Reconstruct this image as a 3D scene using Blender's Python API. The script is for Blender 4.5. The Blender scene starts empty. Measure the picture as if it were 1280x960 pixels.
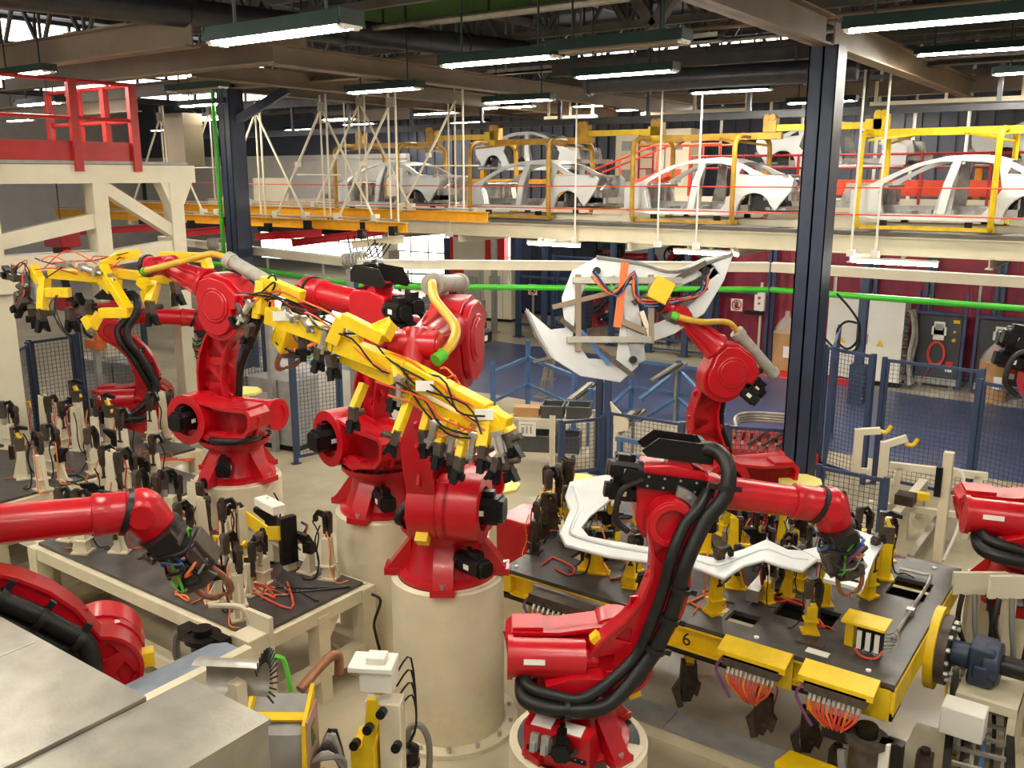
import bpy, bmesh, math, random
from mathutils import Matrix, Vector
from mathutils.geometry import tessellate_polygon
R = math.radians
PI = math.pi
rnd = random.Random(7)
SC = bpy.context.scene
COL = SC.collection

# ------------------------------------------------------------------ camera
YAW, PITCH, FPX, EYE = R(35.6), R(12.8), 1145.0, 5.0
cam = bpy.data.cameras.new('camera')
cam.sensor_width = 36
cam.lens = 36 * FPX / 1280
cam.clip_end = 300
camo = bpy.data.objects.new('camera', cam)
camo.location = (0, 0, EYE)
camo.rotation_euler = (PI / 2 - PITCH, 0, YAW)
COL.objects.link(camo)
SC.camera = camo

# ------------------------------------------------------------------ view and world
SC.view_settings.view_transform = 'Standard'
SC.view_settings.look = 'None'
SC.view_settings.gamma = 1
SC.view_settings.use_curve_mapping = False
SC.view_settings.exposure = 0.5
SC.cycles.max_bounces = 7
SC.cycles.diffuse_bounces = 4
SC.cycles.sample_clamp_indirect = 6
wd = bpy.data.worlds.new('hall_daylight')
SC.world = wd
wd.use_nodes = True
wb = wd.node_tree.nodes['Background']
wb.inputs['Color'].default_value = (1.0, 0.95, 0.86, 1)
WORLD = 0.36
wb.inputs['Strength'].default_value = WORLD
TUBE_LIGHT = 140.0        # the fluorescent tubes of the hall

# ------------------------------------------------------------------ survey helpers (measured points of the hall)
_cp, _sp, _cy, _sy = math.cos(PITCH), math.sin(PITCH), math.cos(YAW), math.sin(YAW)
_F, _R, _U = Vector((-_sy * _cp, _cy * _cp, -_sp)), Vector((_cy, _sy, 0)), Vector((-_sy * _sp, _cy * _sp, _cp))
def ray(u, v): return _F + _R * ((u - 640) / FPX) + _U * ((480 - v) / FPX)
def Sz(u, v, z):
    d = ray(u, v); t = (z - EYE) / d.z
    return Vector((d.x * t, d.y * t, z))
def Sy(u, v, y):
    d = ray(u, v); t = y / d.y
    return Vector((d.x * t, y, EYE + d.z * t))
def Sx(u, v, x):
    d = ray(u, v); t = x / d.x
    return Vector((x, d.y * t, EYE + d.z * t))
def Sd(u, v, t):
    d = ray(u, v)
    return Vector((d.x * t, d.y * t, EYE + d.z * t))

# ------------------------------------------------------------------ materials
def mat(name, col, rough=0.5, metal=0.0, var=0.12, scale=6.0, bump=0.0, emit=0.0, alpha=1.0, dirt=None, dirt_amt=0.0, coat=0.0, spec=.5):
    m = bpy.data.materials.new(name)
    m.use_nodes = True
    nt = m.node_tree
    b = nt.nodes['Principled BSDF']
    b.inputs['Roughness'].default_value = rough
    b.inputs['Metallic'].default_value = metal
    b.inputs['Base Color'].default_value = (*col, 1)
    b.inputs['Specular IOR Level'].default_value = spec
    if coat: b.inputs['Coat Weight'].default_value = coat; b.inputs['Coat Roughness'].default_value = 0.12
    if emit:
        b.inputs['Emission Color'].default_value = (*col, 1)
        b.inputs['Emission Strength'].default_value = emit
        return m
    if alpha < 1: b.inputs['Alpha'].default_value = alpha
    tc = nt.nodes.new('ShaderNodeTexCoord')
    nz = nt.nodes.new('ShaderNodeTexNoise')
    nz.inputs['Scale'].default_value = scale
    nz.inputs['Detail'].default_value = 5
    nt.links.new(tc.outputs['Object'], nz.inputs['Vector'])
    rp = nt.nodes.new('ShaderNodeValToRGB')
    rp.color_ramp.elements[0].position = .3
    rp.color_ramp.elements[1].position = .7
    rp.color_ramp.elements[0].color = (*[c * (1 - var) for c in col], 1)
    rp.color_ramp.elements[1].color = (*[min(1, c * (1 + var)) for c in col], 1)
    nt.links.new(nz.outputs['Fac'], rp.inputs['Fac'])
    out = rp.outputs['Color']
    if dirt:
        n2 = nt.nodes.new('ShaderNodeTexNoise')
        n2.inputs['Scale'].default_value = scale * .55
        n2.inputs['Detail'].default_value = 8
        n2.inputs['Roughness'].default_value = .7
        nt.links.new(tc.outputs['Object'], n2.inputs['Vector'])
        r2 = nt.nodes.new('ShaderNodeValToRGB')
        r2.color_ramp.elements[0].position = .52
        r2.color_ramp.elements[1].position = .75
        r2.color_ramp.elements[0].color = (0, 0, 0, 1)
        r2.color_ramp.elements[1].color = (dirt_amt,) * 3 + (1,)
        nt.links.new(n2.outputs['Fac'], r2.inputs['Fac'])
        mx = nt.nodes.new('ShaderNodeMix'); mx.data_type = 'RGBA'
        nt.links.new(r2.outputs['Color'], mx.inputs[0])
        nt.links.new(out, mx.inputs[6])
        mx.inputs[7].default_value = (*dirt, 1)
        out = mx.outputs[2]
    nt.links.new(out, b.inputs['Base Color'])
    if bump:
        bp = nt.nodes.new('ShaderNodeBump')
        bp.inputs['Strength'].default_value = bump
        bp.inputs['Distance'].default_value = .01
        n3 = nt.nodes.new('ShaderNodeTexNoise'); n3.inputs['Scale'].default_value = scale * 9
        nt.links.new(tc.outputs['Object'], n3.inputs['Vector'])
        nt.links.new(n3.outputs['Fac'], bp.inputs['Height'])
        nt.links.new(bp.outputs['Normal'], b.inputs['Normal'])
    return m
M = {}
def dm(k, *a, **kw): M[k] = mat(k, *a, **kw)
dm('red', (.47, .0025, .009), .33, var=.10, scale=4, coat=.12, dirt=(.25, .02, .02), dirt_amt=.35)
dm('redpaint', (.40, .014, .010), .5, var=.12)
dm('orange', (.68, .06, .02), .5, var=.1)
dm('yellow', (.82, .54, .006), .42, var=.1, scale=7, dirt=(.35, .2, .02), dirt_amt=.4)
dm('amber', (.74, .34, .006), .45, var=.08)
dm('oldyellow', (.48, .26, .02), .5, var=.25, scale=5, dirt=(.16, .07, .02), dirt_amt=.6)
dm('cream', (.66, .58, .41), .5, var=.07, scale=3, dirt=(.36, .24, .11), dirt_amt=.35)
dm('creamclean', (.70, .63, .47), .45, var=.05, scale=2, dirt=(.5, .42, .27), dirt_amt=.25)
dm('white', (.78, .75, .66), .5, var=.04, scale=2)
dm('bodywhite', (.64, .65, .64), .34, metal=.15, var=.05, scale=3)
dm('bodygrey', (.36, .35, .33), .33, metal=.6, var=.3, scale=5)
dm('steel', (.50, .48, .43), .38, metal=.8, var=.2, scale=5)
dm('galv', (.33, .305, .255), .36, metal=.6, var=.16, scale=5, dirt=(.24, .20, .14), dirt_amt=.35, bump=.1)
dm('grey', (.30, .29, .27), .5, var=.15)
dm('sleeve', (.34, .32, .27), .6, var=.2, scale=9)
dm('black', (.006, .0055, .0055), .38, var=.3, spec=.3)
dm('rubber', (.010, .009, .008), .42, var=.3, scale=12, spec=.35)
dm('brown', (.040, .027, .019), .5, spec=.3, metal=.1, var=.35, scale=14, dirt=(.2, .13, .09), dirt_amt=.6)
dm('gunmetal', (.085, .066, .052), .42, spec=.35, metal=.3, var=.3, scale=14)
dm('copper', (.30, .13, .07), .45, metal=.6, var=.3, scale=10)
dm('navy', (.022, .034, .068), .45, var=.18, scale=3)
dm('barrierblue', (.055, .125, .26), .45, var=.15)
dm('blue', (.034, .056, .118), .45, var=.15, scale=4)
dm('lampgreen', (.012, .030, .022), .5, var=.2)
dm('green', (.05, .50, .02), .4, var=.08)
dm('rail_green', (.10, .20, .03), .5, var=.1)
dm('darktop', (.050, .044, .041), .42, var=.35, scale=4, dirt=(.15, .11, .085), dirt_amt=.5, bump=.1)
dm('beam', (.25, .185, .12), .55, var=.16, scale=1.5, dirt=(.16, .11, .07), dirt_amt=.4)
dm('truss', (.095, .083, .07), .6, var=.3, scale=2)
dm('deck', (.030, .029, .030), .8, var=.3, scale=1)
dm('duct', (.055, .055, .06), .4, metal=.4, var=.15)
dm('floorcream', (.50, .43, .30), .20, var=.09, scale=.7, dirt=(.20, .15, .10), dirt_amt=.45)
dm('floorblue', (.058, .075, .155), .36, var=.14, scale=.8)
dm('curtain', (.30, .012, .035), .5, var=.2, scale=2)
dm('cladding', (.055, .06, .085), .55, var=.15, scale=1)
dm('wallgrey', (.46, .43, .40), .6, var=.08, scale=1)
dm('paleyellow', (.80, .70, .16), .5, var=.05)
dm('carton', (.45, .25, .10), .7, var=.1)
dm('wood', (.50, .33, .15), .7, var=.2)
dm('clear', (.75, .72, .66), .1, alpha=.35, var=.02)
dm('ctrl', (.045, .045, .05), .5, var=.15)
dm('binplastic', (.06, .058, .055), .55, var=.15)
dm('cable_red', (.62, .06, .025), .5, var=.1)
dm('cable_orange', (.72, .16, .03), .5, var=.1)
dm('cable_green', (.10, .45, .03), .4, var=.1)
dm('cable_blue', (.05, .13, .36), .4, var=.1)
dm('cable_purple', (.16, .05, .16), .5, var=.1)
dm('hose_yellow', (.60, .36, .03), .4, var=.12)
dm('hose_grey', (.20, .19, .17), .5, var=.1)
dm('signred', (.62, .02, .02), .5, var=.03)
dm('signblack', (.012, .012, .012), .5, var=.03)
dm('screen', (.03, .16, .03), .2, var=.05)
dm('tube_on', (1.0, .94, .82), emit=TUBE_LIGHT)
dm('tube_far', (1.0, .95, .86), emit=14.0)
dm('tube_off', (.62, .50, .34), .4, var=.03)
dm('daylight', (1.0, .98, .95), emit=4.0)
# ------------------------------------------------------------------ mesh kit
def X(a): return Matrix.Rotation(a, 4, 'X')
def Y(a): return Matrix.Rotation(a, 4, 'Y')
def Z(a): return Matrix.Rotation(a, 4, 'Z')
def T(x, y=0, z=0): return Matrix.Translation(Vector((x, y, z)) if not hasattr(x, '__len__') else Vector(x))
def frame(p, d, up=(0, 0, 1)):
    """matrix at p whose +X points along d"""
    x = Vector(d).normalized(); u = Vector(up)
    if abs(x.dot(u)) > .98: u = Vector((0, 1, 0))
    y = u.cross(x).normalized(); z = x.cross(y)
    m = Matrix((x, y, z)).transposed().to_4x4(); m.translation = Vector(p)
    return m
class MB:
    def __init__(s): s.v = []; s.f = []; s.mi = []; s.M = Matrix(); s.k = 0
    def at(s, m=None): s.M = m if m is not None else Matrix(); return s
    def use(s, k): s.k = k; return s
    def add(s, vs, fs):
        o = len(s.v); Mx = s.M
        s.v += [tuple(Mx @ Vector(p)) for p in vs]
        s.f += [tuple(i + o for i in f) for f in fs]; s.mi += [s.k] * len(fs)
        return s
    def box(s, c, d, m=None):
        x, y, z = d[0] / 2, d[1] / 2, d[2] / 2
        vs = [Vector((a * x, b * y, e * z)) for e in (-1, 1) for b in (-1, 1) for a in (-1, 1)]
        if m is not None: vs = [m @ p for p in vs]
        c = Vector(c)
        return s.add([p + c for p in vs], [(0, 2, 3, 1), (4, 5, 7, 6), (0, 1, 5, 4), (2, 6, 7, 3), (0, 4, 6, 2), (1, 3, 7, 5)])
    def b2(s, a, b): return s.box([(a[i] + b[i]) / 2 for i in range(3)], [abs(b[i] - a[i]) for i in range(3)])
    def bar(s, p, q, w, h=None, up=(0, 0, 1)):
        p, q = Vector(p), Vector(q); L = (q - p).length
        if L < 1e-6: return s
        m = frame((p + q) / 2, q - p, up); K = s.M; s.M = K @ m
        s.box((0, 0, 0), (L, w, h or w)); s.M = K
        return s
    def cyl(s, p, q, r, r2=None, n=14, caps=True):
        p, q = Vector(p), Vector(q); r2 = r if r2 is None else r2
        m = frame(p, q - p); L = (q - p).length; vs = []
        for (x, rr) in ((0, r), (L, r2)):
            for i in range(n):
                a = 2 * PI * i / n; vs.append(m @ Vector((x, rr * math.cos(a), rr * math.sin(a))))
        fs = [(i, (i + 1) % n, n + (i + 1) % n, n + i) for i in range(n)]
        if caps: fs += [tuple(range(n - 1, -1, -1)), tuple(range(n, 2 * n))]
        return s.add(vs, fs)
    def rev(s, prof, p=(0, 0, 0), d=(0, 0, 1), n=24, a0=0, a1=2 * PI):
        """profile of (radius, height) turned about d"""
        m = frame(p, d); vs = []; full = abs(a1 - a0 - 2 * PI) < 1e-6; k = n if full else n + 1
        for (r, h) in prof:
            for i in range(k):
                a = a0 + (a1 - a0) * i / n; vs.append(m @ Vector((h, r * math.cos(a), r * math.sin(a))))
        fs = []
        for j in range(len(prof) - 1):
            for i in range(n):
                i2 = (i + 1) % k; fs.append((j * k + i, j * k + i2, (j + 1) * k + i2, (j + 1) * k + i))
        if full:
            if prof[0][0] > 1e-4: fs.append(tuple(range(k - 1, -1, -1)))
            if prof[-1][0] > 1e-4: fs.append(tuple(range((len(prof) - 1) * k, len(prof) * k)))
        return s.add(vs, fs)
    def ring(s, p, d, ri, ro, h, n=24, a0=0, a1=2 * PI):
        m = frame(p, d); full = abs(a1 - a0 - 2 * PI) < 1e-6; k = n if full else n + 1; vs = []
        for (r, x) in ((ri, 0), (ro, 0), (ro, h), (ri, h)):
            for i in range(k):
                a = a0 + (a1 - a0) * i / n; vs.append(m @ Vector((x, r * math.cos(a), r * math.sin(a))))
        fs = []
        for j in range(4):
            for i in range(n):
                i2 = (i + 1) % k; j2 = (j + 1) % 4
                fs.append((j * k + i, j * k + i2, j2 * k + i2, j2 * k + i))
        if not full: fs += [(0, k, 2 * k, 3 * k), (k - 1, 4 * k - 1, 3 * k - 1, 2 * k - 1)]
        return s.add(vs, fs)
    def ball(s, c, r, n=16, sz=(1, 1, 1)):
        vs = [(c[0], c[1], c[2] + r * sz[2])]; h = n // 2
        for j in range(1, h):
            t = PI * j / h
            for i in range(n):
                a = 2 * PI * i / n; vs.append((c[0] + r * sz[0] * math.sin(t) * math.cos(a), c[1] + r * sz[1] * math.sin(t) * math.sin(a), c[2] + r * sz[2] * math.cos(t)))
        vs.append((c[0], c[1], c[2] - r * sz[2])); e = len(vs) - 1
        fs = [(0, 1 + i, 1 + (i + 1) % n) for i in range(n)]
        for j in range(h - 2):
            for i in range(n):
                a = 1 + j * n; fs.append((a + i, a + n + i, a + n + (i + 1) % n, a + (i + 1) % n))
        a = 1 + (h - 2) * n
        fs += [(a + i, e, a + (i + 1) % n) for i in range(n)]
        return s.add(vs, fs)
    def tube(s, pts, r, n=8, sm=4, closed=False):
        P = [Vector(p) for p in pts]
        if sm > 1: P = spline(P, sm, closed)
        if len(P) < 2: return s
        vs = []; N = len(P); up = None
        for i, p in enumerate(P):
            d = (P[(i + 1) % N] - P[i - 1]) if closed or 0 < i < N - 1 else (P[1] - P[0] if i == 0 else P[-1] - P[-2])
            if d.length < 1e-9: d = Vector((0, 0, 1))
            d.normalize()
            if up is None: up = Vector((0, 0, 1)) if abs(d.z) < .9 else Vector((1, 0, 0))
            y = up - d * up.dot(d)
            if y.length < 1e-5: y = Vector((0, 1, .3)) - d * d.y
            y.normalize(); z = d.cross(y); up = y
            for k in range(n):
                a = 2 * PI * k / n; vs.append(p + (y * math.cos(a) + z * math.sin(a)) * r)
        fs = []
        for i in range(N if closed else N - 1):
            j = (i + 1) % N
            for k in range(n):
                k2 = (k + 1) % n; fs.append((i * n + k, i * n + k2, j * n + k2, j * n + k))
        if not closed: fs += [tuple(range(n - 1, -1, -1)), tuple(range((N - 1) * n, N * n))]
        return s.add(vs, fs)
    def prism(s, outer, h0, h1, holes=(), plane='xz'):
        """polygon (with holes) extruded; plane xz -> along y, xy -> along z, yz -> along x"""
        put = {'xz': lambda a, b, h: (a, h, b), 'xy': lambda a, b, h: (a, b, h), 'yz': lambda a, b, h: (h, a, b)}[plane]
        loops = [list(outer)] + [list(x) for x in holes]
        flat = [p for l in loops for p in l]; n = len(flat)
        if not holes and n <= 60: tris = [tuple(range(n))]
        else: tris = tessellate_polygon([[Vector((a, b, 0)) for a, b in l] for l in loops])
        vs = [put(a, b, h0) for a, b in flat] + [put(a, b, h1) for a, b in flat]
        fs = [tuple(reversed(t)) for t in tris] + [tuple(i + n for i in t) for t in tris]
        o = 0
        for l in loops:
            k = len(l)
            for i in range(k):
                j = (i + 1) % k; fs.append((o + i, o + j, n + o + j, n + o + i))
            o += k
        return s.add(vs, fs)
    def ibeam(s, p, q, h, w, t=.02):
        p, q = Vector(p), Vector(q); L = (q - p).length
        K = s.M; s.M = K @ frame((p + q) / 2, q - p)
        s.box((0, 0, 0), (L, t, h)); s.box((0, 0, h / 2 - t / 2), (L, w, t)); s.box((0, 0, -h / 2 + t / 2), (L, w, t)); s.M = K
        return s
    def plate(s, x0, x1, y0, y1, z0, z1, holes=()):
        xs = sorted({x0, x1, *[h[0] for h in holes], *[h[1] for h in holes]}); ys = sorted({y0, y1, *[h[2] for h in holes], *[h[3] for h in holes]})
        solid = lambda a, b: not any(h[0] - 1e-6 <= a <= h[1] + 1e-6 and h[2] - 1e-6 <= b <= h[3] + 1e-6 for h in holes)
        inside = lambda i, j: 0 <= i < len(xs) - 1 and 0 <= j < len(ys) - 1 and solid((xs[i] + xs[i + 1]) / 2, (ys[j] + ys[j + 1]) / 2)
        for i in range(len(xs) - 1):
            for j in range(len(ys) - 1):
                if not inside(i, j): continue
                a, b, c, d = xs[i], xs[i + 1], ys[j], ys[j + 1]
                fs = [(4, 5, 6, 7), (3, 2, 1, 0)]
                if not inside(i, j - 1): fs.append((0, 1, 5, 4))
                if not inside(i + 1, j): fs.append((1, 2, 6, 5))
                if not inside(i, j + 1): fs.append((2, 3, 7, 6))
                if not inside(i - 1, j): fs.append((3, 0, 4, 7))
                s.add([(a, c, z0), (b, c, z0), (b, d, z0), (a, d, z0), (a, c, z1), (b, c, z1), (b, d, z1), (a, d, z1)], fs)
        return s
    def grid(s, rows):
        """rows of points skinned into quads"""
        n = len(rows[0])
        return s.add([p for r in rows for p in r], [(i * n + j, i * n + j + 1, (i + 1) * n + j + 1, (i + 1) * n + j) for i in range(len(rows) - 1) for j in range(n - 1)])
def spline(P, k=4, closed=False):
    out = []; N = len(P)
    for i in range(N if closed else N - 1):
        if closed: a, b, c, d = P[i - 1], P[i], P[(i + 1) % N], P[(i + 2) % N]
        else: a, b, c, d = P[max(i - 1, 0)], P[i], P[i + 1], P[min(i + 2, N - 1)]
        for j in range(k):
            t = j / k
            out.append(.5 * ((2 * b) + (c - a) * t + (2 * a - 5 * b + 4 * c - d) * t * t + (3 * b - a - 3 * c + d) * t ** 3))
    if not closed: out.append(P[-1].copy())
    return out
def mesh(name, mb, mats, smooth=38):
    me = bpy.data.meshes.new(name)
    me.from_pydata(mb.v, [], mb.f)
    for m in (mats if isinstance(mats, (list, tuple)) else [mats]): me.materials.append(M[m])
    me.polygons.foreach_set('material_index', mb.mi)
    bm = bmesh.new(); bm.from_mesh(me); bmesh.ops.recalc_face_normals(bm, faces=bm.faces); bm.to_mesh(me); bm.free()
    if smooth:
        me.polygons.foreach_set('use_smooth', [True] * len(me.polygons))
        me.set_sharp_from_angle(angle=R(smooth))
    me.update()
    return me
def link(name, me, parent=None, mtx=None, bev=0):
    o = bpy.data.objects.new(name, me); COL.objects.link(o)
    if parent is not None: o.parent = parent
    if mtx is not None: o.matrix_basis = mtx
    if bev:
        b = o.modifiers.new('bevel', 'BEVEL'); b.width = bev; b.segments = 2; b.limit_method = 'ANGLE'; b.angle_limit = R(40); b.harden_normals = False
    return o
def part(name, mb, mats, parent=None, mtx=None, bev=0, smooth=38): return link(name, mesh(name, mb, mats, smooth), parent, mtx, bev)
def tag(o, label, cat, group=None):
    o['label'] = label; o['category'] = cat
    if group: o['group'] = group
    return o
def thing(name, label, cat, loc=(0, 0, 0), rz=0, group=None, scale=1):
    o = bpy.data.objects.new(name, None); COL.objects.link(o)
    o.empty_display_size = .2
    o.location = loc; o.rotation_euler = (0, 0, rz); o.scale = (scale,) * 3
    return tag(o, label, cat, group)
def solo(name, mb, mats, label, cat, group=None, loc=(0, 0, 0), rz=0, bev=0, smooth=38):
    o = part(name, mb, mats, None, None, bev, smooth); o.location = loc; o.rotation_euler = (0, 0, rz)
    return tag(o, label, cat, group)
def struct(name, mb, mats, parent=None, smooth=38):
    o = part(name, mb, mats, parent, smooth=smooth)
    if parent is None: o['kind'] = 'structure'
    return o
def dup(root, loc, rz=None, label=None, group=None, scale=None):
    r = root.copy(); COL.objects.link(r); r.location = loc
    if rz is not None: r.rotation_euler = (0, 0, rz)
    if scale is not None: r.scale = (scale,) * 3 if not hasattr(scale, '__len__') else scale
    if label: r['label'] = label
    if group: r['group'] = group
    for ch in root.children:
        c = ch.copy(); COL.objects.link(c); c.parent = r
        for g in ch.children:
            d = g.copy(); COL.objects.link(d); d.parent = c
    return r
# ================================================================== the hall: floor, walls, roof
struct('floor', MB().b2((-48, -6, -.2), (14, 46, 0)), 'floorcream')
struct('floor_painted', MB().b2((-22, 16.75, 0), (8, 22.45, .006)), 'floorblue')
wall = MB().b2((-48, 31, 3.6), (14, 31.2, 9.2))
wo = struct('wall_back', wall, 'cladding')
for i in range(78):                                          # standing seams of the cladding in view
    x = -29 + i * .5
    part('panel', MB().b2((x, 30.93, 3.7), (x + .26, 31, 9.1)), 'cladding', wo)
struct('wall_lower', MB().b2((-15, 31, 0), (14, 31.2, 3.6)), 'wallgrey')
struct('wall_end', MB().b2((-48.2, -6, 0), (-48, 46, 9.2)), 'wallgrey')
struct('wall_far', MB().b2((-48, 45.8, 0), (-10, 46, 9.2)), 'wallgrey')
struct('wall_partition', MB().b2((-47, 30.6, 3.1), (-27.5, 30.8, 5.75)).b2((-47, 30.5, 5.75), (-27.5, 30.8, 5.95)), ['wallgrey'])
# big bright windows of the far bay, with their bars
def window(n, x0, x1, z0, z1, y, nx, nz, lit='daylight'):
    w = struct('window_%d' % n, MB().b2((x0 - .1, y, z0 - .1), (x1 + .1, y + .06, z0)).b2((x0 - .1, y, z1), (x1 + .1, y + .06, z1 + .1)), 'cladding')
    for i in range(nx):
        for j in range(nz):
            a, b = x0 + (x1 - x0) * i / nx, x0 + (x1 - x0) * (i + 1) / nx
            c, d = z0 + (z1 - z0) * j / nz, z0 + (z1 - z0) * (j + 1) / nz
            part('pane', MB().b2((a + .03, y + .02, c + .03), (b - .03, y + .04, d - .03)), lit, w)
    for i in range(nx + 1): part('mullion', MB().b2((x0 + (x1 - x0) * i / nx - .03, y - .01, z0), (x0 + (x1 - x0) * i / nx + .03, y + .06, z1)), 'wallgrey', w)
    for j in range(1, nz): part('mullion', MB().b2((x0, y - .01, z0 + (z1 - z0) * j / nz - .03), (x1, y + .06, z0 + (z1 - z0) * j / nz + .03)), 'wallgrey', w)
    return w
window(1, -38, -29.5, .9, 3.0, 31, 9, 2)
window(2, -28.8, -18.5, .3, 3.1, 31, 10, 2)
window(3, -15.5, -7.5, 8.05, 8.5, 23.5, 9, 1)
# roof deck, sawtooth glazing on the left
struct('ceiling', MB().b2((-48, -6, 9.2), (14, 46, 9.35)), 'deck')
sk = struct('window_4', MB().b2((-26.2, 8, 7.15), (-26.1, 22, 7.3)).b2((-26.2, 8, 9.1), (-26.1, 22, 9.2)), 'cladding')
for i in range(14):
    part('pane', MB().b2((-26.17, 8 + i + .04, 7.32), (-26.13, 9 + i - .04, 9.08)), 'daylight', sk)
    part('mullion', MB().b2((-26.2, 8 + i - .04, 7.3), (-26.06, 8 + i + .04, 9.1)), 'truss', sk)
for z in (7.9, 8.5): part('mullion', MB().b2((-26.2, 8, z - .03), (-26.06, 22, z + .03)), 'truss', sk)
# blue columns
def column(x, y, zt, w=.40):
    m = MB().ibeam((x, y, 0), (x, y, zt), w, w, .03)
    m.b2((x - .08, y - w / 2 + .02, 0), (x + .08, y + w / 2 - .02, zt))
    m.b2((x - w / 2, y - w / 2, 0), (x - w / 2 + .02, y + w / 2, zt)).b2((x + w / 2 - .02, y - w / 2, 0), (x + w / 2, y + w / 2, zt))
    c = struct('column', m, 'navy')
    part('base_plate', MB().b2((x - .35, y - .35, 0), (x + .35, y + .35, .05)), 'navy', c)
    return c
column(-4.25, 13.5, 6.75)
cl = column(-17.3, 13.5, 6.95)
part('brace', MB().bar((-17.3, 13.45, 6.1), (-16.2, 14.2, 6.85), .18), 'navy', cl)
part('riser_pipe', MB().cyl((-17.62, 13.3, 0), (-17.62, 13.3, 6.95), .045), 'green', cl)
# roof steel
def rbeam(p, q, h=.42, w=.24, mt='beam'): return struct('roof_beam', MB().ibeam(p, q, h, w, .025), mt)
rbeam((-4.25, 4, 6.93), (-4.25, 13.3, 6.93), .4, .26)
rbeam((-4.25, 13.7, 6.93), (-4.25, 24, 6.93), .4, .26)
rbeam((-11, 9.4, 6.72), (-11, 24, 6.72), .3)
rbeam((-14.6, 10.6, 6.85), (-14.6, 26, 6.85), .3)
rbeam((-17.3, 13.7, 6.95), (-17.3, 29, 6.95), .3)
rbeam((-19.0, 8.55, 7.0), (-11.7, 8.55, 7.0), .42, .26)
rbeam((-20.5, 10.25, 6.95), (-11.2, 10.25, 6.95), .42, .26)
rbeam((-24, 13.5, 7.0), (-11.2, 13.5, 7.0), .3)
rbeam((-10.8, 16.5, 7.1), (-4.5, 16.5, 7.1), .26, .2, 'truss')
rbeam((-26, 19.5, 7.15), (5, 19.5, 7.15), .26, .2, 'truss')
rbeam((-26, 24.0, 7.05), (5, 24.0, 7.05), .36)
rbeam((-3.9, 18.0, 7.1), (4, 18.0, 7.1), .24, .2, 'truss')
rbeam((-27, 12, 6.5), (-18.5, 12, 6.5), .3, .2)
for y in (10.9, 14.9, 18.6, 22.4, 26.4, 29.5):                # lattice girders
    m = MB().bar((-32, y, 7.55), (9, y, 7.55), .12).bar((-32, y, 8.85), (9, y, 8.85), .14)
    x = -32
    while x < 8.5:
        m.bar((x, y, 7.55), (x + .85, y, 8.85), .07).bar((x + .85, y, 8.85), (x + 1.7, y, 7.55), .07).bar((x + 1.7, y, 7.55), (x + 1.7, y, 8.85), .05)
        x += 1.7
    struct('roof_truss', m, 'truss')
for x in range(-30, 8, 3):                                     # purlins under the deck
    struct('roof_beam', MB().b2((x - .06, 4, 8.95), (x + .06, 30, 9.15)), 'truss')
for x0, y in ((-14.5, 12.8), (-6.5, 12.6), (-9.5, 19)):         # knee braces
    struct('roof_beam', MB().bar((x0, y, 7.1), (x0 + 1.3, y, 8.9), .16).bar((x0, y, 7.1), (x0 - 1.3, y, 8.9), .16), 'truss')
# round air duct and pipes under the roof
du = thing('air_duct', 'thick dark round air duct running below the roof beams at the upper left', 'duct', (-11.0, 5, 7.22))
part('pipe', MB().cyl((-1.6, -.5, 0), (.4, 10.2, .1), .2, n=20), 'duct', du)
for t in (.12, .38, .62, .86): part('joint', MB().ring((-1.6 + 2 * t, -.5 + 10.7 * t, .1 * t), (.187, 1, .01), .19, .225, .12, 20), 'duct', du)
solo('air_pipe', MB().b2((-8.2, 15.7, 6.75), (-8.16, 15.74, 9.2)).b2((-5.6, 16.0, 6.75), (-5.56, 16.04, 9.2)).cyl((-9.4, 15.6, 6.7), (-4.6, 16.2, 6.72), .19, n=16).ring((-9.4, 15.6, 6.7), (1, .12, .0), .1, .23, .06), 'duct', 'thick grey pipe end under the roof above the middle lamps', 'pipe')
gb = thing('crane_bridge', 'green painted overhead crane girder high under the roof', 'crane', (-10, 13.6, 7.95))
part('girder', MB().ibeam((-4.6, 0, 0), (3.6, 0, 0), .42, .3), 'rail_green', gb)
part('rail', MB().b2((-4.6, -.05, .21), (3.6, .05, .27)), 'duct', gb)
for x in (-3.4, 0.2, 3): part('hanger', MB().b2((x - .05, -.05, .27), (x + .05, .05, 1.2)), 'truss', gb)
for i, (x, y, z, l) in enumerate(((-12.8, 14.7, 7.3, 2.2), (-9.9, 15.3, 7.25, 3.2), (-13.6, 18, 7.3, 4), (-6.6, 20.2, 7.3, 5))):
    solo('cable_tray', MB().b2((x + .3, y + .28, z), (x + .34, y + .3, 9.2)).b2((x + l - .3, y + .28, z), (x + l - .26, y + .3, 9.2)).b2((x, y, z), (x + l, y + .3, z + .04)).b2((x, y, z), (x + l, y + .02, z + .12)).b2((x, y + .28, z), (x + l, y + .3, z + .12)), 'steel',
         ['short bright cable tray under the roof left of the dark duct end', 'bright cable tray under the roof above the lit middle lamps', 'long cable tray high above the second car body', 'long cable tray high above the third car body'][i], 'tray')
for i, (y, z, x0, x1) in enumerate(((11.6, 7.35, -16, -6), (13.0, 7.6, -13, -2), (15.4, 7.45, -15, -1), (17.2, 7.5, -12, 3), (20.4, 7.6, -14, 3), (21.6, 7.3, -16, 2))):
    t = thing('conduit', '%s of the grey conduits running across under the roof, counted from the near side' % ['first', 'second', 'third', 'fourth', 'fifth', 'sixth'][i], 'pipe', (x0, y, z), 0, 'conduits under the roof')
    part('pipe', MB().cyl((0, 0, 0), (x1 - x0, 0, 0), .045, n=8), ['steel', 'sleeve', 'beam'][i % 3], t)
    for k in range(4): part('hanger', MB().b2((.8 + k * 2.4, -.015, .04), (.83 + k * 2.4, .015, 9.2 - z)), 'duct', t)
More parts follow.
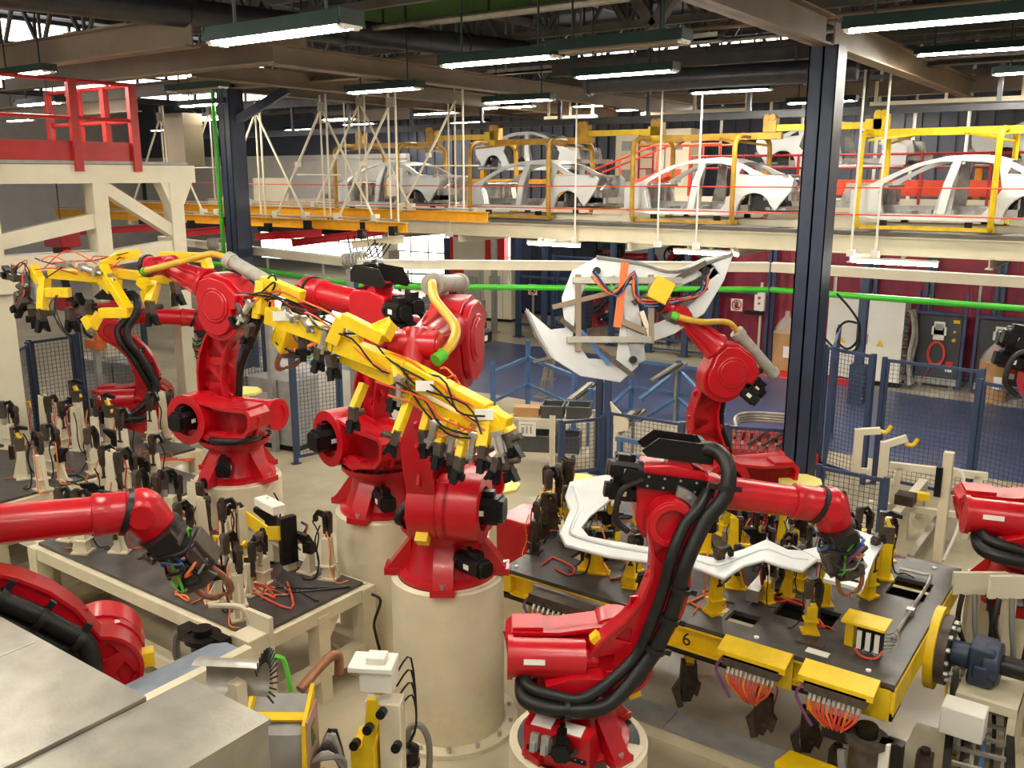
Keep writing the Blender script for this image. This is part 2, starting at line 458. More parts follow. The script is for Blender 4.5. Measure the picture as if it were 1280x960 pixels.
# ------------------------------------------------------------------ ceiling lamps
def lamp_proto():
    t = thing('ceiling_lamp', 'lamp', 'lamp')
    h = MB().prism([(-.15, -.02), (-.11, .1), (.11, .1), (.15, -.02), (.13, -.02), (.09, .06), (-.09, .06), (-.13, -.02)], -.82, .82, plane='yz')
    h.b2((-.83, -.13, -.01), (-.82, .13, .1)).b2((.82, -.13, -.01), (.83, .13, .1))
    part('housing', h, 'lampgreen', t)
    for y in (-.055, .055): part('tube', MB().cyl((-.76, y, -.015), (.76, y, -.015), .024, n=8), 'tube_on', t)
    for x in (-.79, .79):
        e = MB()
        e.b2((x - .03, -.1, -.03), (x + .03, .1, .05))
        for y in (-.055, .055): e.b2((x - .025, y - .03, -.045), (x + .025, y + .03, .01))
        part('lampholder', e, 'white', t)
    for x in (-.55, .55): part('rod', MB().cyl((x, 0, .1), (x, 0, .95), .014, n=6), 'lampgreen', t)
    return t
LP = lamp_proto()
first = [True]
def lamp(x, y, z, label, off=False, group=None):
    if first[0]:
        o = LP; o.location = (x + .76, y, z); o['label'] = label; first[0] = False
    else: o = dup(LP, (x + .76, y, z), label=label, group=group)
    if off:
        for c in o.children:
            if c.name.startswith('tube'):
                c.data = OFF
    return o
OFF = None
def build_lamps():
    global OFF
    OFF = mesh('tube_dark', MB().cyl((-.76, 0, -.015), (.76, 0, -.015), .024, n=8), 'tube_off')
    for x, y, z, off, lb in (
        (-6.87, 5.3, 6.13, 0, 'large lit green batten lamp hanging at the upper left in front of the roof beams'),
        (-16.54, 8.2, 6.65, 0, 'lit green batten lamp hanging over the red platform railing'),
        (-7.42, 9.04, 6.32, 0, 'lit lamp hanging end to end with the unlit dark lamp near the roof centre'),
        (-5.87, 9.04, 6.36, 1, 'unlit dark green lamp with beige tubes near the roof centre'),
        (-7.61, 12.4, 6.47, 0, 'lit batten lamp just below the unlit centre lamp'),
        (-8.16, 17.65, 6.63, 0, 'lit lamp above and left of the blue column, over the third car body'),
        (-12.13, 12.1, 6.45, 0, 'lit lamp hanging above the white scaffold rods at the middle left'),
        (-18.82, 13.39, 6.57, 0, 'lit lamp in front of the left blue column with green pipe'),
        (-16.2, 11.3, 6.62, 1, 'unlit dark lamp at the top of the left blue column'),
        (-2.85, 9.74, 6.42, 0, 'long bright lamp at the upper right, nearest beyond the column top'),
        (-3.76, 16.67, 6.94, 0, 'second bright lamp from the top at the upper right'),
        (-2.9, 18.6, 6.75, 0, 'third bright lamp from the top at the upper right'),
        (-2.6, 20.3, 6.75, 0, 'fourth bright lamp from the top at the upper right edge'),
        (-11.67, 15.46, 6.46, 0, 'lit lamp above the second car body'),
        (-13.27, 21.43, 6.8, 0, 'small lit lamp between the second and third car bodies, high up'),
        (-25.5, 24.0, 7.0, 0, 'small far lit lamp behind the scaffold rods above the first car body'),
        (-18.59, 21.13, 6.78, 0, 'small far lit lamp left of the second car body, above it'),
        (-12.92, 23.08, 6.78, 0, 'small far lit lamp above the third car carrier'),
        (-8.0, 22.73, 6.73, 0, 'small lit lamp seen just behind the blue column'),
        (-8.78, 29.0, 6.9, 0, 'faint far lamp right of the blue column above the rear car bodies'),
        (-15.2, 20.0, 6.75, 0, 'small lit lamp over the grey box girder behind the second carrier'),
        (-11.5, 24.6, 6.75, 0, 'thin lit lamp close to the back wall left of the blue column'),
        (-6.2, 26.5, 6.8, 0, 'thin lit lamp close to the back wall above the yellow carrier'),
        (-20.6, 10.6, 6.5, 0, 'lit lamp seen through the red platform railing'),
        (-23.0, 16.5, 6.6, 0, 'small lit lamp left of the left blue column')):
        lamp(x, y, z, lb, off)
    for x, y in ((-2.2, 4.2), (-11.5, 4.2), (-8.8, 1.8), (-4.6, 1.6), (-.4, 2.2), (1.6, 6.5), (-14.5, 1.5), (-15.5, 5.2), (2.2, 13), (-22, 27), (-26, 25.5), (-31, 27), (-36, 24), (-28, 20.5), (-34, 17), (-27, 29), (-7.5, -1.2), (-2, -1.2), (-12.5, -1.5)):  # extra lamps meant to stay unseen, added to brighten the foreground and far bay
        lamp(x, y, 6.9, 'extra batten lamp added overhead to brighten the foreground and the far bay', group='extra lamps added out of view')
build_lamps()
# ------------------------------------------------------------------ far left: partition boards, box
pb = thing('wall_box', 'beige tall box hanging beside the left blue column top', 'box', (-18.35, 13.0, 5.2))
part('body', MB().b2((-.3, -.25, 0), (.35, .25, 1.15)), 'beam', pb)
part('strap', MB().b2((-.31, -.26, .9), (.36, .26, .93)), 'beam', pb)
solo('panel_board', MB().b2((-.62, -.02, 0), (.62, .02, 1.0)), 'creamclean', 'pale square board standing above the yellow rail right of the left column', 'board', loc=Sy(340, 262, 20), rz=R(20))
# ================================================================== car body conveyor on its platform
YC = 19.55
cp = thing('conveyor_platform', 'long cream steel platform carrying the row of bare car bodies', 'platform', (-8, 18.2, 3.6))
part('deck', MB().b2((-22, 0, .3), (14, 4.2, .36)), 'truss', cp)
part('edge_beam', MB().ibeam((-22, .06, .12), (14, .06, .12), .34, .2), 'creamclean', cp)
part('edge_beam', MB().ibeam((-22, 1.9, .0), (14, 1.9, .0), .4, .2), 'creamclean', cp)
part('curb', MB().b2((-22, .9, .36), (14, 1.0, .5)), 'creamclean', cp)
part('curb', MB().b2((-22, 3.9, .36), (14, 4.0, .56)), 'creamclean', cp)
for i in range(15): part('cross_beam', MB().ibeam((-21 + i * 2.4, -.12, -.12), (-21 + i * 2.4, 4.2, -.12), .2, .12), 'creamclean', cp)
for i in range(9): part('grating', MB().b2((-4 + i * 1.9, .12, .365), (-2.5 + i * 1.9, .82, .375)), 'grey', cp)
for x in (-18.5, -14.9, -11.2, -9.1, -8.2, -5.8, -5.0, -4.55, -1.5):   # thin white hanger rods up to the roof
    o = thing('hanger_rod', 'x', 'rod', (x, 18.12, 3.5))
    part('rod', MB().cyl((0, 0, 0), (0, 0, 3.4), .022, n=6), 'white', o)
    part('clamp', MB().b2((-.07, -.05, 0), (.07, .05, .12)), 'white', o)
    o['label'] = {-18.5: 'thin white hanger rod before the first car body', -14.9: 'thin white hanger rod left of the second car body', -11.2: 'thin white hanger rod before the rear of the second car body', -9.1: 'thin white hanger rod before the nose of the third car body',
                  -8.2: 'thin white hanger rod before the middle of the third car body', -5.8: 'thin white hanger rod between third car and blue column', -5.0: 'thin hanger rod just right of the blue column', -4.55: 'thin white hanger rod before the bright yellow carrier', -1.5: 'thin white hanger rod near the right picture edge'}[x]
    o['group'] = 'platform hanger rods'
for z, lb in ((4.28, 'lower thin orange guard cable along the car body platform'), (4.78, 'upper thin orange guard cable along the car body platform')):
    solo('guard_cable', MB().tube([(-26, 18.14, z), (-17, 18.14, z - .03), (-8, 18.14, z), (6, 18.14, z)], .014, 5, 3), 'orange', lb, 'cable')
# fluorescent tubes under the platform
def tray_lamp(p, lb):
    t = thing('tube_lamp', lb, 'lamp', p, group='tube lamps under the platform')
    part('tube', MB().cyl((-.72, 0, 0), (.72, 0, 0), .035, n=10), 'tube_on', t)
    part('batten', MB().b2((-.74, -.04, .035), (.74, .04, .08)), 'white', t)
    for x in (-.4, .1): part('bracket', MB().bar((x, 0, .08), (x + .12, .1, .22), .03).b2((x - .02, -.02, .08), (x + .02, .02, .4)), 'creamclean', t)
tray_lamp((-11.9, 18.3, 3.42), 'bright tube lamp under the platform, below the second car body')
tray_lamp((-8.05, 18.3, 3.4), 'bright tube lamp under the platform, below the third car body')
tray_lamp((-4.2, 18.3, 3.4), 'bright tube lamp under the platform, right of the blue column')
# ------------------------------------------------------------------ bare car bodies
def lerp(a, b, t): return a + (b - a) * t
def car_proto():
    t = thing('car', 'x', 'car', group='bare car bodies on the conveyor')
    top = [(-1.95, .52), (-1.55, .66), (-1.2, .84), (-.8, 1.03), (-.35, 1.14), (.1, 1.17), (.5, 1.14), (.85, 1.03), (1.12, .9), (1.3, .83), (1.85, .80)]
    arch = [(1.15 + .36 * math.cos(a), .10 + .36 * math.sin(a)) for a in [PI * k / 10 for k in range(11)]]
    side = [(-1.95, .08)] + top + [(1.93, .72), (1.9, .5), (1.75, .3), (1.6, .1)] + [p for p in arch if p[1] > .105] + [(.75, -.02), (-1.3, -.02), (-1.75, .02)]
    d1 = [(-1.32, .1), (-1.42, .5), (-1.32, .67), (-1.02, .84), (-.68, .99), (-.38, 1.06), (-.16, 1.06), (-.26, .66), (-.34, .1)]
    d2 = [(-.2, .1), (-.12, .6), (-.02, 1.07), (.34, 1.06), (.62, 1.0), (.66, .8), (.72, .56), (.6, .38), (.5, .2), (.42, .1)]
    q = [(.76, .84), (.80, .96), (.98, .86), (1.0, .82)]
    def bend(mb, sgn):
        mb.v = [(x, y - sgn * .34 * max(0, z - .62) + sgn * -.10 * max(0, abs(x) - 1.2), z) for x, y, z in mb.v]
        return mb
    for sgn in (-1, 1):
        part('side_panel', bend(MB().prism(side, sgn * .70, sgn * .76, (d1, d2, q)), sgn), 'bodywhite', t)
        inner = MB().prism([(-1.95, .08), (-1.95, .6), (-1.6, .62), (-1.42, .5), (-1.32, .1)], sgn * .55, sgn * .69)
        part('inner_pillar', bend(inner, sgn), 'bodygrey', t); inner = MB()
        inner.prism([(-.42, .08), (-.28, .66), (-.2, 1.02), (-.06, 1.02), (-.06, .6), (-.1, .08)], sgn * .62, sgn * .69)
        part('inner_pillar', bend(inner, sgn), 'bodygrey', t)
        wa = MB().ring((1.15, sgn * .45, .10), (0, sgn, 0), .30, .36, .27, 20, 0, PI)
        part('wheel_house', MB().rev([(.02, 0), (.30, .02), (.34, .24)], (1.15, sgn * .44, .1), (0, sgn, 0), 14, 0, PI), 'duct', t)
    def yw(z): return .73 - .34 * max(0, z - .62)
    roof = [[(x, lerp(-yw(z) + .02, yw(z) - .02, j / 8), z + .03 * math.sin(PI * j / 8) + (.0 if 0 < j < 8 else -.01)) for j in range(9)] for x, z in [(-.72, 1.055), (-.35, 1.14), (.1, 1.17), (.5, 1.14), (.78, 1.06)]]
    part('roof', MB().grid(roof), 'bodywhite', t)
    part('parcel_shelf', MB().b2((1.0, -.62, .80), (1.35, .62, .83)).b2((1.3, -.6, .3), (1.36, .6, .83)), 'bodygrey', t)
    part('rear_frame', MB().b2((1.7, -.66, .76), (1.82, .66, .81)).b2((1.84, -.64, .3), (1.9, .64, .48)).bar((1.85, -.6, .34), (1.85, .2, .74), .05).bar((1.85, .6, .34), (1.85, -.2, .74), .05).b2((1.9, -.55, .3), (1.98, .55, .42)), 'bodygrey', t)
    part('floor_pan', MB().b2((-1.9, -.7, .02), (1.8, .7, .07)).b2((-1.6, -.14, .07), (.5, .14, .24)).b2((.3, -.66, .07), (1.0, .66, .2)).b2((-.9, -.66, .05), (-.8, .66, .14)), 'bodygrey', t)
    part('firewall', MB().b2((-1.62, -.62, .1), (-1.55, .62, .66)).b2((-1.8, -.66, .58), (-1.5, .66, .66)).cyl((-1.66, -.35, .4), (-1.6, -.35, .4), .12).cyl((-1.66, .3, .36), (-1.6, .3, .36), .1), 'bodygrey', t)
    part('side_member', MB().b2((-2.5, -.5, .18), (-1.6, -.38, .3)).b2((-2.5, .38, .18), (-1.6, .5, .3)).b2((-2.55, -.6, .16), (-2.48, .6, .3)), 'bodygrey', t)
    for sgn in (-1, 1): part('strut_tower', MB().prism([(-2.15, .3), (-2.05, .66), (-1.75, .66), (-1.6, .3)], sgn * .44, sgn * .66), 'bodygrey', t)
    part('dash_beam', MB().cyl((-1.3, -.66, .6), (-1.3, .66, .6), .035).b2((-1.32, -.06, .24), (-1.26, .06, .6)).b2((-1.34, .2, .3), (-1.24, .26, .6)), 'bodygrey', t)
    for x in (-.55, -.15): part('cross_member', MB().b2((x, -.66, .07), (x + .1, .66, .17)), 'bodygrey', t)
    part('rear_bulkhead', MB().b2((.98, -.6, .2), (1.02, .6, .8)).b2((1.36, -.62, .1), (1.8, .62, .16)), 'bodygrey', t)
    return t
def carrier_proto(name, mt, lb):
    """hoop carrier: two C hoops under the body, roof beam, trolley"""
    t = thing(name, lb, 'carrier', group='car body carriers')
    for i, x in enumerate((-1.38, .98)):
        for sg in (-1, 1):
            pts = [(x, sg * .25, 1.62), (x, sg * .7, 1.62), (x, sg * .95, 1.5), (x, sg * 1.0, 1.25), (x, sg * 1.0, .6), (x, sg * 1.0, .05), (x, sg * .94, -.14), (x, sg * .75, -.16)]
            part('hoop', MB().tube(pts, .055, 8, 3), mt, t)
    part('top_beam', MB().b2((-1.6, -.07, 1.56), (1.6, .07, 1.7)), mt, t)
    for sg in (-1, 1): part('base_rail', MB().b2((-1.45, sg * .86 - .05, -.2), (1.05, sg * .86 + .05, -.13)), mt, t)
    for a_, b_ in ((-1.3, -.6), (.95, .2)):
        for sg in (-1, 1): part('tie_bar', MB().bar((a_, sg * .9, 1.46), (b_, 0, 1.6), .045), mt, t)
    for x in (-1.3, 1.35): part('trolley', MB().b2((x - .14, -.1, 1.7), (x + .14, .1, 2.0)).cyl((x - .06, -.12, 2.0), (x - .06, .12, 2.0), .07).cyl((x + .06, -.12, 2.0), (x + .06, .12, 2.0), .07), mt, t)
    for x in (-.9, .6):
        for sg in (-1, 1): part('rest_pad', MB().b2((x - .06, sg * .86 - .05, -.13), (x + .06, sg * .86 + .05, -.03)), 'black', t)
    return t
car = car_proto()
spots = [(-3.35, 'brightest bare car body in the new yellow carrier right of the blue column'), (-8.4, 'bare car body third from the left, just left of the blue column'), (-13.0, 'bare car body second from the left, behind the end of the yellow rail'), (-17.8, 'bare car body farthest left, seen behind the white scaffold rods')]
for i, (x, lb) in enumerate(spots):
    if i == 0: car.location = (x, YC, 4.2); car['label'] = lb
    else: dup(car, (x, YC, 4.2), label=lb)
cy = carrier_proto('car_carrier', 'yellow', 'clean bright yellow hoop carrier around the car body right of the column')
cy.location = (-3.7, YC, 4.2)
co = carrier_proto('car_carrier', 'oldyellow', 'worn brownish yellow hoop carrier of the third car body')
co.location = (-8.6, YC, 4.2)
dup(co, (-13.2, YC, 4.2), label='worn brownish yellow hoop carrier of the second car body')
dup(co, (-18.0, YC, 4.2), label='worn brownish yellow hoop carrier of the first car body, behind scaffold rods')
for x0, x1, lb in ((-12.0, -10.0, 'yellow drawbar between second and third carrier'), (-7.2, -5.2, 'bright yellow drawbar just left of the blue column top'), (-2.2, -1.0, 'short yellow drawbar right of the yellow carrier'), (-16.6, -14.7, 'yellow drawbar between first and second carrier')):
    t = thing('drawbar', lb, 'bar', (x0, YC, 6.0))
    part('bar', MB().b2((0, -.06, -.08), (x1 - x0, .06, .05)), 'yellow', t); part('coupling', MB().b2((x1 - x0 - .1, -.1, -.22), (x1 - x0 + .22, .1, .1)), 'yellow', t)
tr = thing('conveyor_track', 'dark overhead conveyor track above the car carriers', 'track', (-8, YC, 6.27))
part('rail', MB().ibeam((-20, 0, 0), (14, 0, 0), .16, .12), 'duct', tr)
for i in range(14): part('bracket', MB().b2((-19 + i * 2.4, -.04, .08), (-19 + i * 2.4 + .08, .04, .8)), 'duct', tr)
for x, l, lb in ((-14.6, 1.6, 'cream box girder segment under the roof left of the grey machine cabinets'), (-11.6, 2.9, 'long cream box girder segment over the third car carrier'), (-5.9, 3.1, 'cream box girder segment behind the blue column top'), (-.6, 2.5, 'cream box girder segment at the right edge under the roof')):
    t = thing('lighting_girder', lb, 'girder', (x, 22.0, 6.35), group='cream girders over the conveyor')
    part('box', MB().b2((0, -.1, 0), (l, .1, .25)), 'creamclean', t)
    for k in (.1, l / 2, l - .1): part('hanger', MB().b2((k - .03, -.03, .25), (k + .03, .03, .7)), 'creamclean', t)
# ------------------------------------------------------------------ rear walkway and rear row of bodies
rw = thing('rear_walkway', 'red railed walkway behind the car conveyor', 'walkway', (-5, 24.2, 4.1))
part('deck', MB().b2((-13.5, 0, 0), (9, 2.4, .1)), 'beam', rw)
part('toe_board', MB().b2((-5, -.05, .42), (9, 0, .8)), 'orange', rw)
part('lower_board', MB().b2((-7, -.04, .0), (9, 0, .35)), 'creamclean', rw)
for z in (1.1, 1.42): part('rail', MB().cyl((-6.2, -.05, z), (9, -.05, z), .028, n=8), 'redpaint', rw)
for i in range(10): part('post', MB().b2((-6.2 + i * 1.5, -.08, 0), (-6.14 + i * 1.5, -.02, 1.45)), 'redpaint', rw)
st = thing('red_stair', 'orange red stair with handrails behind the third car body', 'stair', (-14.6, 24.3, 4.2))
for sg in (0, .9):
    part('stringer', MB().bar((0, sg, 0), (2.6, sg, .9), .06, .22), 'orange', st)
    part('handrail', MB().tube([(0, sg, .9), (2.2, sg, 1.65), (4.2, sg, 1.65)], .03, 8, 1), 'orange', st)
    for x in (0, 1.1, 2.3, 3.3, 4.2): part('post', MB().cyl((x, sg, .2), (x, sg, .95 + min(x, 2.2) * .32), .028, n=8), 'orange', st)
for k in range(8): part('step', MB().b2((.3 * k, 0, .11 * k), (.3 * k + .28, .9, .11 * k + .03)), 'orange', st)
dup(car, (-7.6, 25.3, 5.2), PI, 'bare car body on the rear line seen just right of the blue column', scale=1)
dup(car, (-2.3, 25.3, 5.2), PI, 'bare car body on the rear line at the right picture edge', scale=1)
dup(car, (-17.2, 25.3, 5.2), PI, 'grey bare car body at the rear behind the second carrier', scale=1)
for x, lb in ((-17.2, 'yellow support frame under the grey rear car behind the second carrier'), (-7.6, 'yellow support frame under the rear car body by the blue column'), (-2.3, 'yellow support frame under the rear car body at the right edge')):
    t = thing('support_frame', lb, 'frame', (x, 25.3, 4.2))
    part('beam', MB().b2((-2.2, -.6, .55), (2.2, -.45, .7)).b2((-2.2, .45, .55), (2.2, .6, .7)), 'amber', t)
    for k in (-1.7, -.3, 1.4): part('leg', MB().b2((k - .08, -.6, 0), (k + .08, -.45, 1.0)).b2((k - .2, -.65, 0), (k + .2, -.4, .08)), 'amber', t)
mc = thing('machine_cabinet', 'pale grey tall vented cabinets behind the second car carrier', 'cabinet', (-15.3, 27.2, 4.1))
for k in range(3):
    part('body', MB().b2((k * .9, 0, 0), (k * .9 + .86, .7, 2.35)), 'creamclean', mc, bev=.02)
    for z0, z1 in ((.7, 1.1), (1.7, 2.0)): part('vent', MB().b2((k * .9 + .25, -.02, z0), (k * .9 + .6, 0, z1)), 'grey', mc)
for i, x in enumerate((-12.2, -10.6, -9.6, -8.8, -7.4, -6.4, -5.0)):
    solo('standpipe', MB().cyl((0, 0, 0), (0, 0, 4.6), .05, n=8).b2((-.1, -.1, 0), (.1, .1, .03)), 'white', 'white vertical pipe before the dark back cladding, %s from the left' % ['first', 'second', 'third', 'fourth', 'fifth', 'sixth', 'seventh'][i], 'pipe', 'white pipes before the back wall', (x, 28.5, 4.1))
struct('floor_upper', MB().b2((-30, 26.6, 3.95), (6, 31, 4.1)).b2((-30, 24.2, 3.95), (-18.5, 26.6, 4.1)), 'beam')
rl = thing('red_ladder', 'red ladder frame with cream box before the back wall', 'ladder', (-14.3, 26.9, 4.1))
for x in (0, .5): part('rail', MB().b2((x, 0, .1), (x + .05, .05, 2.2)), 'redpaint', rl)
for k in range(5): part('rung', MB().b2((0, 0, .4 + k * .35), (.5, .04, .44 + k * .35)), 'redpaint', rl)
part('box', MB().b2((-.1, -.1, 0), (.6, .3, .18)), 'creamclean', rl)
# ================================================================== industrial robots
CACHE = {}
def shared(key, fn, mats, smooth=38):
    if key not in CACHE: CACHE[key] = mesh(key, fn(), mats, smooth)
    return CACHE[key]
def circ(cx, cz, r, a0, a1, n): return [(cx + r * math.cos(a0 + (a1 - a0) * i / n), cz + r * math.sin(a0 + (a1 - a0) * i / n)) for i in range(n + 1)]
L2 = 1.50        # lower arm length
DZ = .12         # height of the slewing ring above its first draft
# ---- meshes (metres, at scale 1)
def m_foot():
    m = MB().rev([(.50, 0), (.50, .05), (.43, .08), (.38, .20), (.35, .36), (.36, .44), (.43, .46), (.43, .505)], n=32)
    for a in (45, 135, 225, 315):
        m.at(Z(R(a))); m.prism([(.35, .40), (.60, .07), (.60, 0), (.36, 0)], -.10, .10); m.box((.55, 0, .035), (.16, .24, .07))
        m.use(1).cyl((.57, 0, .07), (.57, 0, .11), .035, n=6); m.use(0)
    return m.at()
def m_slew():
    m = MB().at(T(0, 0, DZ)).ring((0, 0, .385), (0, 0, 1), .1, .47, .045, 36)
    m.rev([(.40, .43), (.40, .50), (.34, .55), (.1, .55)], n=32)
    m.use(1)
    for i in range(30):
        m.at(T(0, 0, DZ) @ Z(2 * PI * i / 30)); m.box((.445, 0, .44), (.05, .034, .022))
    return m.at()
def m_turret():
    m = MB()
    # ribbed side casting on +Y: flanges, web, ribs
    oc = circ(.37, .72, .33, R(-150), R(60), 12)
    out = oc + [(.15, .99), (-.2, .94), (-.66, .95), (-.72, .88), (-.70, .70), (-.58, .58), (-.25, .50), (-.1, .44)]
    inn = circ(.37, .72, .29, R(-140), R(55), 10) + [(.12, .945), (-.2, .90), (-.62, .905), (-.67, .86), (-.655, .72), (-.56, .62), (-.25, .55), (0, .50)]
    m.prism(out, .10, .46, (list(inn),))
    m.prism(out, .16, .20)
    for (a, b) in (((-.62, .88), (-.55, .62)), ((-.40, .9), (-.40, .56)), ((-.18, .9), (-.18, .53)), ((.02, .94), (.0, .48)), ((-.66, .74), (.04, .70)), ((-.55, .62), (-.40, .72))):
        m.bar((a[0], .31, a[1]), (b[0], .31, b[1]), .26, .028, up=(0, 1, 0))
    # axis 2 housing
    m.ring((.37, .20, .72), (0, 1, 0), .215, .33, .29, 30)
    m.cyl((.37, .06, .72), (.37, .22, .72), .31, n=30)
    # body down to the slewing ring
    m.prism([(-.28, .50), (-.25, .72), (.1, .8), (.45, .66), (.42, .50)], -.05, .15)
    m.prism([(-.24, .50), (-.2, .58), (.4, .58), (.42, .50)], .1, .42)
    m.prism([(-.34, .53), (-.34, .62), (-.1, .70), (.2, .70), (.36, .53)], -.34, .0)
    m.box((-.5, .28, .965), (.3, .3, .03))
    return m
def m_drum():
    m = MB().cyl((-.66, 0, 0), (.04, 0, 0), .188, n=28).ring((-.70, 0, 0), (1, 0, 0), .13, .208, .05, 28).cyl((-.69, 0, 0), (-.66, 0, 0), .14, n=28)
    m.cyl((.04, 0, 0), (.16, 0, -.01), .10, .07, n=16).cyl((-.5, 0, .16), (-.5, 0, .18), .02, n=8)
    m.use(1).box((-.45, -.182, .055), (.20, .012, .05), X(R(-16)))
    return m
def link_outline(off=0.0):
    C = [(.04, .28, .26), (.13, .46, .24), (.185, .70, .215), (.18, .95, .20), (.12, 1.16, .195), (.04, 1.32, .205)]
    pr = [(c[0] + c[2] - off, c[1]) for c in C]; pl = [(c[0] - c[2] + off, c[1]) for c in C]
    top = circ(0, L2, .225 - off, R(-20), R(200), 14)
    bot = circ(0, 0, .32 - off, R(165), R(395), 16)
    return bot + pr + top + list(reversed(pl))
def m_link():
    m = MB()
    m.prism(link_outline(), -.15, .13, (link_outline(.035),))
    m.prism(link_outline(.02), -.14, -.11)
    for z, r0 in ((0, .22), (L2, .20)):
        m.cyl((0, -.09, z), (0, .09, z), r0, n=26); m.ring((0, -.13, z), (0, 1, 0), r0 - .045, r0, .26, 26)
    C = [(-.18, .24), (.34, .42), (-.08, .60), (.37, .78), (-.02, .96), (.30, 1.14), (-.10, 1.28)]
    for a, b in zip(C, C[1:]): m.bar((a[0], .0, a[1]), (b[0], .0, b[1]), .25, .03, up=(0, 1, 0))
    for a, b in (((-.08, .60), (.37, .62)), ((-.02, .96), (.34, .98)), ((.1, .24), (.12, 1.28))):
        m.bar((a[0], .0, a[1]), (b[0], .0, b[1]), .22, .026, up=(0, 1, 0))
    return m
def m_linkspot():
    m = MB()
    tri1 = [(-.13, .25), (.03, .25), (-.01, .40), (-.06, .40)]
    tri2 = [(.10, .25), (.24, .28), (.16, .42), (.10, .40)]
    tri3 = [(-.10, 1.20), (.06, 1.10), (.02, 1.26)]
    tri4 = [(.16, 1.08), (.23, 1.16), (.12, 1.26)]
    m.prism(link_outline(), -.11, .11, (link_outline(.035),))
    pk = link_outline(.03)
    m.prism(pk, -.085, -.06, (tri1, tri2, tri3, tri4, [(-.22, .03), (-.16, -.12), (-.05, -.08), (-.08, .1)], [(-.02, -.25), (.12, -.23), (.16, -.1), (.04, -.1)], [(.2, -.02), (.24, .1), (.1, .13), (.08, .05)]))
    m.prism(link_outline(.02), -.05, -.03)
    C = [(-.18, .24), (.34, .42), (-.08, .60), (.37, .78), (-.02, .96), (.30, 1.14), (-.10, 1.28)]
    for a, b in list(zip(C, C[1:])) + [((-.08, .60), (.37, .62)), ((-.02, .96), (.34, .98)), ((.1, .24), (.12, 1.28))]: m.bar((a[0], .03, a[1]), (b[0], .03, b[1]), .13, .03, up=(0, 1, 0))
    m.cyl((0, -.03, 0), (0, .10, 0), .24, n=26)
    m.ring((0, -.14, L2), (0, 1, 0), .15, .212, .25, 28); m.cyl((0, -.06, L2), (0, .1, L2), .155, n=26)
    for k in range(12):
        a = 2 * PI * k / 12; m.cyl((.12 * math.cos(a), -.07, L2 + .12 * math.sin(a)), (.12 * math.cos(a), -.06, L2 + .12 * math.sin(a)), .012, n=6)
    return m
def m_elbow(spot):
    m = MB()
    if spot:
        out = circ(0, 0, .30, R(170), R(350), 14) + [(.36, .10), (.36, .40), (.26, .47), (-.05, .50), (-.30, .46), (-.33, .2)]
        m.prism(out, .02, .34)
        m.cyl((.30, .12, .27), (.44, .12, .27), .20, .165, n=26); m.prism([(-.1, .48), (.26, .46), (.3, .36), (.12, .56), (-.05, .58)], .05, .30)
        m.cyl((-.34, .10, .36), (-.30, .10, .36), .1, n=20)
    else:
        out = circ(.0, .0, .33, R(150), R(360), 16) + [(.40, .16), (.38, .38), (.20, .50), (-.10, .52), (-.34, .40), (-.38, .2)]
        m.prism(out, .0, .30)
        out2 = [(x * .86 + .01, z * .86 + .03) for x, z in out]
        m.prism(out2, .30, .37)
        m.ring((.02, .36, .14), (0, 1, 0), .18, .225, .03, 28); m.cyl((.02, .36, .14), (.02, .40, .14), .185, n=26)
    return m
def m_elbowplate():
    m = MB().ring((0, -.02, 0), (0, 1, 0), .235, .33, .05, 20, R(95), R(215))
    for k in range(7):
        a = R(105 + k * 17); m.use(1).cyl((0, -.03, 0), (0, -.019, 0), .001, n=3)
        f = frame((0, 0, 0), (0, 1, 0)) @ Vector((-.025, .285 * math.cos(a), .285 * math.sin(a)))
        m.cyl(f, f + Vector((0, -.01, 0)), .016, n=8)
    return m
def m_motor(L=.34, r=.1):
    m = MB().cyl((0, 0, 0), (.05, 0, 0), r * 1.12, n=18)
    m.prism([(-r, -.6 * r), (-.6 * r, -r), (.6 * r, -r), (r, -.6 * r), (r, .6 * r), (.6 * r, r), (-.6 * r, r), (-r, .6 * r)], .05, L, plane='yz')
    m.prism([(-.8 * r, -.5 * r), (-.5 * r, -.8 * r), (.5 * r, -.8 * r), (.8 * r, -.5 * r), (.8 * r, .5 * r), (.5 * r, .8 * r), (-.5 * r, .8 * r), (-.8 * r, .5 * r)], L, L + .05, plane='yz')
    m.box((L * .7, 0, r + .03), (.12, .09, .06)).cyl((L * .4, 0, r), (L * .4, 0, r + .07), .03, n=10)
    m.use(1).box((L * .55, -r - .002, 0), (.07, .006, .05)).box((L * .55, r + .002, 0), (.07, .006, .05))
    return m
def m_armtube():
    m = MB().cyl((.40, 0, 0), (1.20, 0, 0), .158, .148, n=30)
    m.rev([(.155, 1.18), (.175, 1.19), (.175, 1.24), (.168, 1.25), (.168, 1.34), (.17, 1.38), (.17, 1.43)], d=(1, 0, 0), n=30)
    return m
def m_armcone():
    m = MB().rev([(.20, .36), (.21, .40), (.155, .52), (.118, .80), (.105, .98), (.13, .99), (.13, 1.05), (.10, 1.06)], d=(1, 0, 0), n=26)
    for k in range(8):
        m.at(X(2 * PI * k / 8)); m.prism([(.40, .15), (.40, .20), (.92, .13), (.92, .10)], -.012, .012)
    m.at().rev([(.10, 1.05), (.105, 1.14), (.08, 1.21)], d=(1, 0, 0), n=20)
    m.cyl((1.15, -.19, 0), (1.15, .19, 0), .12, n=26).ring((1.15, -.2, 0), (0, 1, 0), .06, .10, .01).cyl((1.15, .19, 0), (1.15, .21, 0), .10, n=20)
    return m
